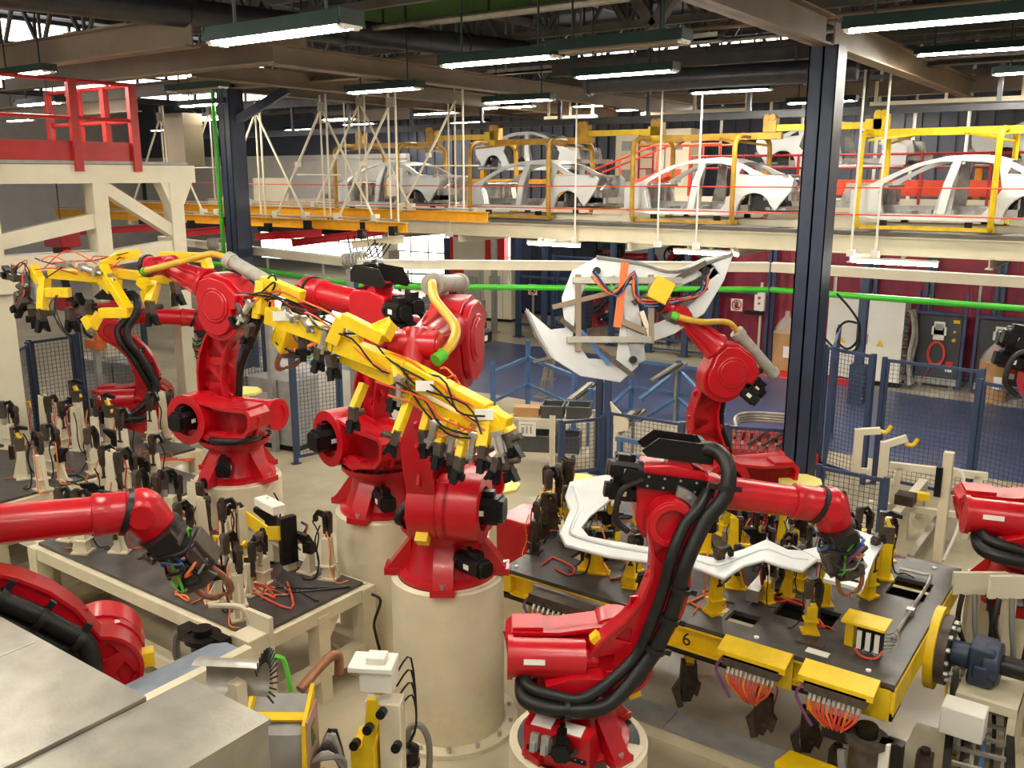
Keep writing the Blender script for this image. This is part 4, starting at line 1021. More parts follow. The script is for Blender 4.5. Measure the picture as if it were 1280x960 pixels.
place_towers([(735, 712, 5, 30, 1.0), (748, 716, 2, 200, 1.3), (787, 733, 0, 20, 1.0), (795, 712, 1, 60, .9), (725, 648, 3, 0, .9), (700, 640, 1, 80, 1.2), (683, 650, 0, 10, 1.2), (765, 660, 5, 100, 1.0), (800, 655, 4, 30, 1.0),
              (840, 662, 1, 0, 1.0), (893, 765, 0, 60, 1.15), (920, 735, 5, 20, 1.0), (1012, 790, 1, 30, 1.0), (985, 745, 4, 10, .9), (960, 720, 0, 140, .9), (915, 700, 3, 30, 1.0), (945, 690, 5, 10, 1.1), (990, 690, 1, 50, 1.0),
              (1030, 755, 3, 120, 1.0), (1085, 745, 0, 70, 1.1), (1105, 722, 4, 20, 1.25), (1060, 700, 1, 0, .9), (880, 690, 2, 30, 1.2), (770, 690, 4, 60, .8), (820, 700, 1, 40, .9), (755, 676, 2, 60, 1.0), (930, 690, 1, 120, 1.0), (975, 690, 3, 200, .9), (905, 668, 1, 60, 1.0), (1000, 735, 1, 80, .9), (960, 752, 1, 150, .8), (1045, 690, 5, 60, 1.0), (1075, 690, 1, 10, 1.0), (710, 660, 1, 40, 1.0), (848, 645, 1, 10, 1.0), (1110, 700, 1, 40, .9)],
             'the yellow fixture', TZ, 'yellow', 'clamp towers on the fixture')
place_towers([(690, 652, 1, 40, 1.1), (678, 672, 5, 60, 1.0), (706, 632, 3, 20, 1.1), (668, 690, 0, 100, .9), (905, 652, 1, 30, .9), (930, 660, 0, 60, .9), (962, 662, 1, 100, .9), (1002, 668, 3, 20, .9), (1048, 672, 1, 60, .9), (985, 720, 1, 200, .8), (1010, 705, 5, 10, .8), (940, 705, 2, 50, 1.0)],
             'the fixture', TZ, 'brown', 'dark clamp towers on the fixture')
for u, v, u2, v2, lb in ((975, 705, 940, 745, 'galvanised square tube lying across the fixture opening'), (700, 668, 790, 690, 'bright square tube under the left of the body side'), (905, 668, 1000, 690, 'bright square tube under the middle of the body side')):
    p, q = Sz(u, v, TZ + .1), Sz(u2, v2, TZ + .1)
    solo('square_tube', MB().bar(p, q, .11, .11), 'steel', lb, 'tube', 'square tubes on the fixture')
for k, (u, v) in enumerate(((720, 705), (800, 725), (900, 750), (955, 740), (1000, 760), (1060, 730), (860, 700), (760, 650))):
    p = Sz(u, v, TZ + .012)
    part('floor_cable', MB().tube([p + Vector((rnd.uniform(-.3, .3), rnd.uniform(-.3, .3), 0)) for _ in range(6)], .01, 5, 4), ['cable_red', 'rubber', 'cable_orange', 'rubber'][k % 4], fx)
# ================================================================== left worktables with clamp towers
def worktable(label, x0, x1, y0, y1, z, holes=(), legs=((0, 0), (1, 0), (0, 1), (1, 1)), low=.14):
    t = thing('worktable', label, 'worktable', (0, 0, 0))
    part('top_plate', MB().plate(x0, x1, y0, y1, z - .03, z, holes), 'darktop', t)
    for a, b in (((x0, y0), (x1, y0)), ((x0, y1), (x1, y1)), ((x0, y0), (x0, y1)), ((x1, y0), (x1, y1))):
        part('frame_beam', MB().bar((a[0], a[1], z - .1), (b[0], b[1], z - .1), .14, .13), 'cream', t)
        part('floor_beam', MB().bar((a[0], a[1], low), (b[0], b[1], low), .14, .14), 'cream', t)
    for i, j in legs:
        x, y = (x0, x1)[i], (y0, y1)[j]
        part('leg', MB().b2((x - .085, y - .085, 0), (x + .085, y + .085, z - .04)).b2((x - .13, y - .13, 0), (x + .13, y + .13, .02)), 'cream', t)
    return t
t1 = worktable('cream framed worktable with dark top before the second robot pedestal', -9.9, -6.22, 4.72, 6.1, 1.0, [(-7.2, -6.85, 5.0, 5.5), (-8.6, -8.3, 5.1, 5.4)], low=.3)
part('leg', MB().b2((-6.30, 5.42, 0), (-6.14, 5.56, .9)).prism([(5.56, .86), (5.8, .86), (5.56, .5)], -6.23, -6.21, plane='yz'), 'cream', t1)
part('cable', MB().tube([(-6.1, 6.1, .9), (-6.0, 6.12, .85), (-6.08, 6.1, .6), (-6.06, 6.1, .45), (-5.98, 6.08, .2), (-6.06, 6.02, .02)], .016, 6, 4), 'rubber', t1)
part('red_dot', MB().cyl((-7.75, 5.5, 1.0), (-7.75, 5.5, 1.006), .09, n=20), 'cable_red', t1)
part('floor_block', MB().b2((-7.3, 5.0, .0), (-6.8, 5.4, .5)), 'cream', t1)
t1b = worktable('middle worktable with dark top left of the reaching robot pedestal', -11.3, -10.1, 4.9, 7.3, .95, [(-10.6, -10.1, 5.6, 5.9)])
t2 = worktable('rear left worktable with dark top crowded with clamp towers', -14.4, -11.6, 3.9, 8.0, 1.0)
part('frame_beam', MB().bar((-11.5, 3.9, .55), (-11.5, 8.1, .55), .1, .2), 'creamclean', t2)
for y in (4.6, 6.0, 7.4): part('bracket', MB().b2((-11.56, y - .06, .3), (-11.44, y + .06, .9)), 'cream', t2)
FRONT = [(300, 772, 0, 150, 1.15), (412, 722, 0, 200, 1.15), (372, 690, 1, 30, 1.1), (395, 700, 1, 10, 1.0), (350, 672, 4, 60, 1.2), (338, 690, 2, 30, 1.3), (290, 735, 1, 70, 1.05), (268, 722, 5, 30, .9), (322, 668, 0, 60, 1.2), (255, 684, 3, 60, 1.1), (362, 658, 1, 120, 1.3),
         (198, 668, 0, 120, 1.2), (216, 652, 1, 30, 1.15), (246, 668, 3, 30, 1.2), (104, 690, 0, 30, 1.2), (236, 648, 4, 0, 1.15), (180, 648, 1, 80, 1.1), (85, 674, 1, 20, 1.1), (150, 690, 5, 30, 1.0), (142, 662, 2, 20, 1.2), (282, 700, 0, 40, 1.15), (306, 695, 3, 160, 1.1), (330, 728, 1, 100, 1.0), (385, 716, 2, 10, 1.1), (232, 694, 1, 60, 1.1), (205, 700, 5, 20, 1.0), (270, 752, 2, 60, 1.1), (310, 740, 5, 120, 1.0)]
MIDDLE = [(146, 632, 3, 20, 1.35), (120, 648, 2, 70, 1.2), (160, 622, 1, 30, 1.2), (132, 625, 0, 60, 1.2), (180, 612, 2, 40, 1.2), (196, 608, 0, 30, 1.2)]
on_front = lambda p: -9.85 < p.x < -6.3 and 4.76 < p.y < 6.06
place_towers([r for r in FRONT if on_front(Sz(r[0], r[1], 1.0))], 'the front worktable', 1.0, 'cream', 'clamp towers on the front worktable')
place_towers([r for r in MIDDLE if -11.25 < Sz(r[0], r[1], .95).x < -10.15], 'the middle worktable', .95, 'cream', 'clamp towers on the middle worktable')
place_towers([(54, 612, 0, 180, 1.25), (66, 588, 1, 10, 1.2), (80, 600, 2, 180, 1.2), (80, 560, 0, 90, 1.2), (100, 562, 3, 200, 1.3), (122, 564, 0, 150, 1.4), (156, 582, 0, 20, 1.4), (146, 580, 2, 20, 1.3), (140, 555, 4, 10, 1.3), (192, 552, 0, 20, 1.3), (208, 545, 3, 40, 1.35), (222, 552, 2, 10, 1.1),
              (30, 598, 4, 60, 1.2), (14, 560, 1, 20, 1.3), (118, 590, 1, 80, 1.15), (100, 534, 4, 30, 1.3), (60, 548, 3, 10, 1.3), (30, 548, 5, 30, 1.2)],
             'the rear worktable', 1.0, 'cream', 'clamp towers on the rear worktable')
for k, (u, v, z) in enumerate(((350, 740, 1), (300, 700, 1), (270, 745, 1), (390, 735, 1), (190, 570, 1), (210, 575, 1), (100, 600, 1), (150, 640, .95), (110, 650, .95), (320, 735, 1))):
    p = Sz(u, v, z + .012)
    part('loose_cable', MB().tube([p + Vector((rnd.uniform(-.4, .4), rnd.uniform(-.25, .25), 0)) for _ in range(7)], .011, 5, 4), ['cable_red', 'rubber', 'cable_orange', 'rubber', 'copper'][k % 5], t1 if z == 1 and u > 260 else (t1b if z < 1 else t2))
# yellow sensor bracket in the middle of the front table
yb = thing('tilting_rest', 'yellow and white tilting rest in the middle of the front worktable', 'rest', Sz(345, 700, 1.0), R(-12), scale=1.25)
part('post', MB().b2((-.05, -.05, 0), (.05, .05, .22)).b2((.2, -.04, 0), (.28, .04, .16)), 'creamclean', yb)
part('tray', MB().b2((-.3, -.1, .22), (.3, .1, .25)).b2((-.3, -.1, .25), (.3, -.08, .32)), 'creamclean', yb)
part('side_plate', MB().prism([(-.36, .3), (.1, .26), (.34, .32), (.34, .44), (.14, .38), (-.36, .42)], -.14, -.12), 'yellow', yb)
part('arm', MB().b2((.30, -.12, .1), (.36, .02, .5)).prism([(.12, .24), (.36, .2), (.36, .1), (.2, .12)], -.05, .0), 'black', yb)
part('cover', MB().b2((-.34, .0, .40), (.0, .12, .47)), 'white', yb)
part('cable', MB().tube([(.3, .1, .4), (.2, .2, .3), (.0, .2, .1), (-.2, .3, .02)], .012, 6, 4), 'rubber', yb)
# ------------------------------------------------------------------ foreground: sheet metal cover, boxes, pneumatic units
gz = 2.4
gd = thing('sheet_cover', 'large dull sheet metal cover filling the lower left corner', 'cover', (0, 0, 0))
part('panel', MB().b2((-6.6, .8, gz - .03), (-3.98, 2.34, gz)), 'galv', gd)
part('panel', MB().b2((-3.97, .8, gz - .05), (-3.33, 2.60, gz - .02)), 'galv', gd)
part('skirt', MB().b2((-3.36, .8, 0), (-3.33, 2.58, gz - .05)).b2((-3.95, 2.56, 0), (-3.35, 2.59, gz - .05)).b2((-6.6, 2.28, 0), (-4.0, 2.31, gz - .03)), 'galv', gd)
part('seam', MB().bar((-5.0, 2.3, gz + .002), (-5.0, .8, gz + .002), .012, .004), 'steel', gd)
part('edge_rail', MB().b2((-3.33, 1.0, gz - .22), (-3.25, 2.3, gz - .14)), 'steel', gd)
dk = thing('drop_chute', 'bright curved sheet chute with black bristles beside the sheet cover', 'chute', (-4.1, 2.84, 2.12), scale=.7)
part('stand', MB().b2((-.06, .15, -2.12 / .7), (.06, .25, .02)), 'cream', dk)
part('curved_sheet', MB().rev([(.20, -.35), (.20, .22)], (0, .2, 0), (.85, .5, 0), 14, R(-60), R(110)), 'steel', dk)
for k in range(18):
    a = R(-60 + k * 11); f = frame((0, .2, 0), (.85, .5, 0))
    part('bristle', MB().bar(f @ Vector((.22, .18 * math.cos(a), .18 * math.sin(a))), f @ Vector((.24, .30 * math.cos(a), .30 * math.sin(a))), .012, .012), 'black', dk)
bp = thing('blue_plate', 'pale blue rounded plate with a cream rail beyond the sheet cover', 'plate', Sz(228, 842, 1.5), R(90), scale=.8)
part('plate', MB().prism([(-.55, -.3), (.5, -.3), (.56, -.2), (.56, .1), (.45, .2), (-.45, .2), (-.55, .1)], 0, .03, plane='xy'), 'hose_grey', bp)
bp.children[0].data.materials[0] = mat('plate_blue', (.24, .28, .33), .45)
part('rail', MB().b2((-.6, -.36, .03), (.5, -.26, .15)), 'cream', bp)
part('stand', MB().b2((-.1, -.15, -1.85), (.1, .0, 0)), 'cream', bp)
for k, (lb, x, y) in enumerate((('black camera head on grey hose before the front worktable', -6.05, 4.1),)):
    ch = thing('dresser_head', lb, 'tip dresser', (x, y, 0))
    part('stand', MB().b2((-.08, -.08, 0), (.08, .08, .95)).b2((-.15, -.15, 0), (.15, .15, .02)), 'cream', ch)
    part('body', MB().cyl((0, 0, .95), (0, 0, 1.3), .1, n=18).cyl((0, 0, 1.3), (0, 0, 1.34), .15, n=20), 'rubber', ch)
    part('jaw', MB().cyl((0, 0, 1.34), (0, 0, 1.40), .08, n=16).box((.16, .05, 1.3), (.16, .1, .1)).box((-.18, 0, 1.3), (.16, .12, .12)), 'black', ch)
    part('hose', MB().tube([(-.24, 0, 1.3), (-.36, 0, 1.22), (-.38, 0, 1.0), (-.3, .1, .8), (-.1, .1, .7)], .035, 8, 4), 'hose_grey', ch)
    part('label_plate', MB().b2((.1, -.12, 1.0), (.22, -.1, 1.28)), 'white', ch)
cb = thing('control_box', 'cream upright control box on a stand behind the sheet cover', 'box', Sz(318, 890, .62))
part('body', MB().b2((-.12, -.1, .28), (.12, .1, .72)), 'cream', cb, bev=.008)
part('stand', MB().b2((-.16, .1, -.62), (.14, .14, .85)), 'creamclean', cb)
part('warning_sign', MB().prism([(-.04, .5), (.04, .5), (0, .57)], -.104, -.1), 'yellow', cb)
part('conduit', MB().tube([(-.1, .12, .72), (-.2, .1, .85), (-.5, .0, .82)], .025, 8, 4), 'cream', cb)
# yellow edged valve cabinet with green display
p0 = Sz(350, 935, 1.35)
vc = thing('valve_cabinet', 'grey valve cabinet with yellow edges and a green display at the bottom', 'cabinet', p0, R(35))
part('body', MB().prism([(-.16, -.9), (.16, -.9), (.16, .30), (-.10, .16)], -.19, .17, plane='yz'), 'grey', vc)
for x in (-.2, .18): part('edge_plate', MB().prism([(-.19, -.3), (-.14, -.3), (-.06, .16), (.17, .30), (.17, .37), (-.12, .24)], x, x + .025, plane='yz'), 'yellow', vc)
part('cross_plate', MB().box((0, -.02, .24), (.38, .06, .02), X(R(20))), 'yellow', vc)
part('side_panel', MB().b2((.205, -.12, -.3), (.22, .16, .26)), 'white', vc)
part('display', MB().b2((.22, -.04, .04), (.226, .06, .18)), 'screen', vc)
for k in range(7): part('hose', MB().tube([(.22, -.08 + k * .03, -.05 - .02 * k), (.32, -.1 + k * .05, .0), (.42, .0 + .03 * k, -.1 - .1 * k), (.35, .1, -.5), (.3, .15, -1.0)], .018, 7, 4), ['hose_grey', 'sleeve', 'rubber', 'gunmetal'][k % 4], vc)
for k in range(5): part('fitting', MB().cyl((.24, -.1 + k * .05, -.12 - .03 * k), (.33, -.12 + k * .05, -.14 - .03 * k), .025, n=8), 'brown', vc)
part('pipe', MB().tube([(.1, .2, .3), (.24, .42, .40), (.30, .50, .38), (.30, .5, .25)], .035, 10, 4), 'copper', vc)
bpy.data.objects[vc.children[-1].name].data.materials[0] = mat('pipe_pink', (.42, .24, .18), .5)
part('hose', MB().tube([(-.1, .2, .2), (-.16, .3, .42), (-.05, .36, .44), (0, .34, .2)], .018, 7, 4), 'cable_green', vc)
# white pneumatic clamp with yellow jaws
p1 = Sz(478, 958, .75)
wc = thing('pneumatic_clamp', 'white pneumatic clamp with two yellow jaws before the centre pedestal', 'clamp', p1, R(30))
part('column', MB().b2((-.0, -.06, -.75), (.16, .1, .55)), 'creamclean', wc, bev=.008)
part('head', MB().b2((-.12, -.1, .66), (.12, .1, .82)).b2((-.2, -.12, .82), (.12, .12, .86)).b2((-.08, -.06, .86), (.06, .06, .91)).b2((-.1, -.05, .42), (.08, .05, .56)), 'white', wc, bev=.006)
for y in (-.13, .09): part('jaw', MB().prism([(-.12, .2), (-.04, .2), (.02, .5), (.0, .62), (-.06, .62), (-.08, .45)], y, y + .04), 'yellow', wc)
part('arm', MB().b2((-.2, -.13, -.1), (-.02, .13, .24)).b2((-.2, -.06, -.7), (-.08, .06, -.1)), 'yellow', wc, bev=.01)
for k in range(4): part('valve', MB().cyl((-.14 + k * .1, -.16, .3 + .13 * (k % 3)), (-.14 + k * .1, -.24, .32 + .13 * (k % 3)), .035, n=10), 'black', wc)
for k in range(4): part('wire', MB().tube([(.1, .1, .4 + .1 * k), (.2, .16, .5 + .1 * k), (.24, .1, .3), (.16, .1, .1)], .008, 5, 4), 'rubber', wc)
fl = thing('air_filter', 'black air filter bottle with curved grey hose before the centre pedestal', 'filter', Sz(511, 955, .55))
part('bottle', MB().rev([(.0, -.12), (.075, -.1), (.08, .08), (.085, .1), (.085, .14), (.03, .16), (.025, .2), (0, .2)], n=20), 'black', fl)
part('band', MB().ring((0, 0, .0), (0, 0, 1), .078, .09, .03, 20), 'gunmetal', fl)
part('hose', MB().tube([(0, 0, .2), (.0, .02, .3), (.08, .06, .33), (.14, .08, .2), (.13, .08, -.1), (.06, .06, -.5)], .026, 8, 5), 'hose_grey', fl)
part('stand', MB().b2((-.12, .08, -.55), (-.06, .12, .15)).b2((-.12, .06, .0), (.0, .12, .03)), 'cream', fl)
# dark floor rail and small fittings on the floor at the bottom right
fr = thing('floor_channel', 'long dark topped floor cable channel in front of the fixture', 'channel', (0, 0, 0))
part('side', MB().b2((-4.3, 6.80, 0), (1.2, 6.84, .12)).b2((-4.3, 7.06, 0), (1.2, 7.10, .12)), 'cream', fr)
for x0, x1 in ((-4.3, -3.2), (-3.19, -1.6), (-1.59, -.2), (-.19, 1.2)): part('lid', MB().b2((x0, 6.79, .12), (x1, 7.11, .14)), 'grey', fr)
# ================================================================== tools held by the robots
def weld_gun(key, label, seed, scale=1.0, turn=0, yellow=False):
    Mx = RB[key][1] @ X(R(turn)) @ T(.33 if True else 0, 0, 0)
    loc, rot, sc = Mx.decompose()
    t = thing('welding_gun', label, 'tool', loc, 0, 'robot welding guns'); t.rotation_euler = rot.to_euler(); t.scale = (sc.x * scale,) * 3
    r_ = random.Random(seed)
    part('mount', MB().b2((0, -.16, -.14), (.06, .16, .14)).b2((.06, -.12, -.08), (.18, .12, .10)), 'gunmetal', t)
    part('transformer', MB().b2((.10, -.14, -.26), (.42, .10, -.06)).b2((.14, .10, -.22), (.36, .16, -.1)), 'yellow' if yellow else 'gunmetal', t, bev=.01)
    part('cylinder', MB().cyl((.1, .02, .10), (.46, .02, .16), .065, n=16).cyl((.46, .02, .16), (.5, .02, .165), .075, n=16), 'steel', t)
    part('electrode_arm', MB().tube([(.40, .0, .12), (.52, .0, .15), (.66, .0, .12), (.74, .0, .06), (.76, .0, .0)], .028, 10, 4).cyl((.76, 0, 0), (.76, 0, -.05), .018, n=10), 'copper', t)
    part('electrode_arm', MB().tube([(.38, .0, -.10), (.52, .0, -.15), (.66, .0, -.17), (.75, .0, -.14), (.77, .0, -.1)], .03, 10, 4).cyl((.77, 0, -.1), (.77, 0, -.06), .018, n=10), 'copper', t)
    part('yoke', MB().prism([(.36, -.1), (.52, -.18), (.56, -.02), (.54, .16), (.42, .18), (.34, .08)], -.09, -.06).prism([(.36, -.1), (.52, -.18), (.56, -.02), (.54, .16), (.42, .18), (.34, .08)], .06, .09), 'gunmetal', t)
    cols = ['rubber', 'cable_green', 'cable_blue', 'cable_purple', 'rubber', 'cable_orange', 'hose_grey', 'rubber', 'cable_green', 'black']
    for k, c in enumerate(cols):
        a = r_.uniform(0, 2 * PI); rr = r_.uniform(.2, .30)
        pts = [(.02 + .04 * k, rr * math.cos(a + s), rr * math.sin(a + s) * .9 + r_.uniform(-.03, .03)) for s in (0, .8, 1.6, 2.4, 3.2, 3.9)]
        pts = [(.05, .08, .05)] + [(x + r_.uniform(-.03, .10), y, z) for x, y, z in pts] + [(.4, .0, -.05)]
        part('hose', MB().tube(pts, r_.choice((.012, .016, .02)), 7, 4), c, t)
    for k in range(6): part('valve', MB().box((.12 + .06 * k, r_.uniform(-.16, .16), r_.uniform(.0, .2)), (.05, .06, .05)), ['brown', 'black', 'gunmetal', 'oldyellow'][k % 4], t)
    return t
weld_gun('front', 'dark welding gun with bright green hoses under the front robot wrist', 3, .8)
weld_gun('edge', 'grey welding gun ringed by blue and black hoses on the left edge robot', 5, .9, 200)
weld_gun('far', 'welding gun with yellow hoses under the farthest left robot wrist', 8, 1.0)
weld_gun('second', 'brown and yellow welding gun hanging from the robot behind the centre one', 11, 1.15, 90, True)
weld_gun('right', 'dark welding gun on the robot cut off at the right edge', 13, 1.0)
# ---- yellow gripper frames
def gripper(label, loc):
    o = thing('gripper_frame', label, 'gripper', loc, 0, 'yellow robot grippers'); return o
def beam_list(t, L, segs, w):
    for p, q in segs: part('beam', MB().bar(Vector(p) - L, Vector(q) - L, w, w * 1.15), 'yellow', t, bev=.006)
def end_clamp(t, L, p, d, s=1.0, dark=True):
    Mx = T(Vector(p) - L) @ frame((0, 0, 0), d) @ Matrix.Scale(s, 4)
    part('clamp_body', MB().at(Mx).b2((-.06, -.05, -.04), (.10, .05, .04)).cyl((.02, 0, .04), (.02, 0, .16), .035, n=10), 'gunmetal', t)
    part('clamp_jaw', MB().at(Mx).prism([(.08, -.05), (.24, -.08), (.24, -.04), (.16, .0), (.24, .05), (.24, .09), (.08, .05)], -.04, .04).b2((.12, -.09, -.03), (.18, .09, .03)), 'black', t)
def cyl_unit(t, L, p, d, s=1.0):
    Mx = T(Vector(p) - L) @ frame((0, 0, 0), d) @ Matrix.Scale(s, 4)
    part('air_cylinder', MB().at(Mx).cyl((0, 0, 0), (.2, 0, 0), .035, n=12).cyl((.2, 0, 0), (.26, 0, 0), .018, n=8).b2((-.02, -.04, -.04), (.02, .04, .04)).b2((.17, -.04, -.04), (.2, .04, .04)), 'steel', t)
def wires(t, L, pts, n, seed, spread=.06, cols=('rubber', 'cable_red', 'rubber', 'cable_orange')):
    r_ = random.Random(seed)
    for k in range(n):
        part('cable', MB().tube([Vector(p) - L + Vector([r_.uniform(-spread, spread) for _ in range(3)]) for p in pts], .0075, 6, 4), cols[k % len(cols)], t)
# gripper of the centre robot
def K2(cx, cy, t): return Sd(280 + cx / 3.368, 340 + cy / 3.368, 6.35 + (t - 7.3) * .9)
L = K2(480, 300, 7.5)
g2 = gripper('long yellow gripper frame with many clamps across the centre robot', L)
a = [K2(190, 180, 7.9), K2(420, 262, 7.65), K2(480, 300, 7.55), K2(770, 410, 7.25), K2(1110, 590, 6.95), K2(1195, 690, 6.9)]
beam_list(g2, L, list(zip(a, a[1:])), .11)
b = [K2(505, 350, 7.7), K2(720, 450, 7.4), K2(840, 545, 7.3), K2(1050, 650, 7.1)]
beam_list(g2, L, list(zip(b, b[1:])), .09)
beam_list(g2, L, [(K2(165, 40, 7.9), K2(330, 105, 7.75)), (K2(165, 40, 7.9), K2(150, 180, 7.9)), (K2(500, 195, 7.4), K2(455, 300, 7.45)), (K2(500, 195, 7.4), K2(670, 280, 7.3)), (K2(670, 280, 7.3), K2(700, 215, 7.35)), (K2(580, 290, 7.45), K2(490, 300, 7.5)), (K2(700, 215, 7.35), K2(620, 250, 7.4)),
                  (K2(1110, 580, 6.95), K2(1090, 740, 6.9)), (K2(1110, 590, 6.95), K2(1200, 640, 6.85)), (K2(720, 400, 7.25), K2(735, 470, 7.2))], .08)
beam_list(g2, L, [(K2(795, 500, 7.2), K2(725, 690, 7.1)), (K2(870, 560, 7.2), K2(840, 670, 7.15)), (K2(945, 620, 7.1), K2(905, 730, 7.05)), (K2(1020, 655, 7.05), K2(990, 790, 7.0)), (K2(590, 470, 7.6), K2(545, 580, 7.55)), (K2(1150, 760, 6.85), K2(1185, 790, 6.85)), (K2(905, 640, 7.1), K2(985, 650, 7.1)), (K2(150, 180, 7.9), K2(120, 175, 7.9))], .055)
for x, y, t_, d in ((725, 690, 7.1, (-.3, -.2, -1)), (840, 690, 7.15, (.2, 0, -1)), (905, 740, 7.05, (-.1, 0, -1)), (990, 800, 7, (-.2, 0, -1)), (1090, 750, 6.9, (0, 0, -1)), (545, 590, 7.55, (-.1, 0, -1)), (1190, 790, 6.85, (.3, 0, -1)), (720, 500, 7.2, (-.2, 0, -1)), (400, 340, 7.7, (-.2, 0, -1)), (450, 370, 7.65, (.2, 0, -1)), (110, 240, 7.9, (-.4, 0, -1)), (1200, 700, 6.85, (.4, 0, -.8)), (960, 780, 7.05, (0, .2, -1)), (1150, 800, 6.85, (-.3, 0, -1)), (80, 180, 7.9, (-.8, 0, -.5)), (330, 290, 7.8, (-.2, .2, -1))):
    end_clamp(g2, L, K2(x, y, t_ - .02), d, .62)
for x, y, t_, d in ((110, 130, 7.85, (-.5, -.4, -1)), (430, 240, 7.5, (-.3, 0, -1)), (740, 450, 7.1, (-.1, 0, -1)), (890, 640, 7.0, (-.4, 0, -1)), (960, 690, 7.0, (-.2, 0, -1)), (1055, 690, 6.9, (-.2, 0, -1)), (260, 160, 7.75, (1, -.3, -.4)), (330, 200, 7.7, (1, -.3, -.4)), (1150, 680, 6.8, (.3, 0, -1))):
    cyl_unit(g2, L, K2(x, y, t_), d, .75)
wires(g2, L, [K2(90, 120, 7.85), K2(200, 110, 7.8), K2(320, 160, 7.7), K2(440, 220, 7.55), K2(560, 300, 7.4), K2(700, 380, 7.25), K2(860, 470, 7.1), K2(1000, 560, 6.95), K2(1120, 640, 6.85)], 5, 21, .07)
wires(g2, L, [K2(150, 60, 7.85), K2(200, 20, 7.8), K2(215, 80, 7.8), K2(170, 120, 7.85)], 3, 22, .05)
wires(g2, L, [K2(700, 480, 7.15), K2(850, 560, 7.05), K2(960, 640, 7.0), K2(1060, 690, 6.9)], 4, 23, .08)
wires(g2, L, [K2(900, 440, 7.15), K2(960, 440, 7.1), K2(990, 470, 7.1), K2(960, 500, 7.1)], 2, 24, .05, ('cable_red', 'cable_orange'))
part('mount_block', MB().bar(K2(640, 345, 7.5) - L, K2(720, 352, 7.75) - L, .12, .12), 'gunmetal', g2)
for x, y, t_ in ((845, 480, 7.05), (240, 185, 7.72), (1095, 600, 6.86)): part('label_plate', MB().box(K2(x, y, t_) - L, (.12, .012, .07), Z(YAW)), 'white', g2)
# gripper of the reaching robot
def K4(cx, cy, t): return Sd(cx / 3.2, 200 + cy / 3.2, t)
L = K4(480, 440, 10.9)
g4 = gripper('yellow gripper frame with clamps at the far left held by the reaching robot', L)
beam_list(g4, L, [(K4(130, 430, 11.2), K4(185, 530, 11.1)), (K4(185, 530, 11.1), K4(280, 530, 11.1)), (K4(200, 455, 11.2), K4(400, 470, 11.1)), (K4(400, 470, 11.1), K4(450, 520, 11.0)), (K4(270, 450, 11.3), K4(480, 500, 11.2)), (K4(410, 430, 11.0), K4(515, 605, 10.7)), (K4(515, 610, 10.7), K4(400, 612, 10.7)), (K4(400, 612, 10.7), K4(370, 672, 10.7)), (K4(370, 672, 10.7), K4(345, 625, 10.7)),
                  (K4(405, 425, 11.0), K4(480, 385, 11.1)), (K4(480, 385, 11.2), K4(560, 375, 11.2)), (K4(450, 450, 11.1), K4(700, 480, 11.2)), (K4(640, 385, 11.3), K4(820, 390, 11.3)), (K4(560, 480, 11.1), K4(600, 515, 11.0)), (K4(625, 490, 11.1), K4(600, 570, 11.0)), (K4(580, 520, 11.1), K4(600, 580, 11.1)), (K4(820, 390, 11.3), K4(835, 440, 11.3)), (K4(180, 470, 11.1), K4(170, 600, 11.1))], .10)
for x, y, t_, d in ((100, 520, 11.1, (-.4, 0, -1)), (165, 610, 11.1, (-.1, 0, -1)), (90, 570, 11.1, (-.8, 0, -.6)), (280, 610, 11.0, (0, 0, -1)), (600, 585, 11, (.1, 0, -1)), (345, 610, 10.7, (-.6, 0, .5)), (700, 505, 11.1, (.2, 0, -1)), (60, 470, 11.2, (-1, 0, .2)), (130, 600, 11.1, (-.5, .3, -.8))):
    end_clamp(g4, L, K4(x, y, t_), d, 1.0)
for x, y, t_, d in ((240, 420, 11.1, (1, 0, .1)), (330, 430, 11.0, (1, .2, -.2)), (400, 440, 11.0, (.8, 0, -.3)), (150, 500, 11.1, (0, 0, -1))): cyl_unit(g4, L, K4(x, y, t_), d, 1.2)
wires(g4, L, [K4(190, 430, 11.1), K4(240, 400, 11.1), K4(330, 440, 11.0), K4(400, 410, 11.0), K4(480, 400, 11.0)], 6, 31, .12, ('cable_red', 'rubber', 'cable_orange', 'cable_red'))
wires(g4, L, [K4(75, 440, 11.1), K4(90, 420, 11.1), K4(110, 450, 11.1), K4(100, 520, 11.1), K4(85, 560, 11.1)], 3, 32, .06)
wires(g4, L, [K4(230, 540, 11.1), K4(220, 600, 11.0), K4(260, 680, 11.0), K4(290, 720, 11.0)], 3, 33, .05, ('rubber',))
# car side frame held up by the robot beyond the fixture
TB = 11.8
def pf(l): return [Sd(u, v, TB) for u, v in l]
org = Sd(790, 390, TB)
Vr, Vu, Vf = _R.copy(), _U.copy(), _F.copy()
fm = Matrix((Vr, Vf, Vu)).transposed().to_4x4(); fm.translation = org
def loc2(l): return [((u - 790) * TB / FPX, (390 - v) * TB / FPX) for u, v in l]
hs = bpy.data.objects.new('held_side_frame', None); COL.objects.link(hs); hs.matrix_basis = fm
tag(hs, 'pale car body side frame held up by the robot beyond the fixture', 'car panel')
outer = loc2([(657, 385), (668, 420), (690, 448), (725, 470), (775, 478), (797, 458), (806, 430), (842, 418), (880, 392), (905, 350), (917, 316), (880, 322), (840, 340), (800, 330), (745, 322), (715, 338), (702, 372), (706, 410), (688, 412)])
h1 = loc2([(716, 420), (722, 380), (735, 350), (768, 346), (776, 400), (770, 450), (735, 448)])
h2 = loc2([(786, 352), (806, 352), (840, 362), (868, 350), (890, 336), (868, 376), (830, 400), (800, 412), (790, 390)])
part('side_panel', MB().prism(outer, -.03, .015, (h1, h2)), 'bodywhite', hs, bev=.01)
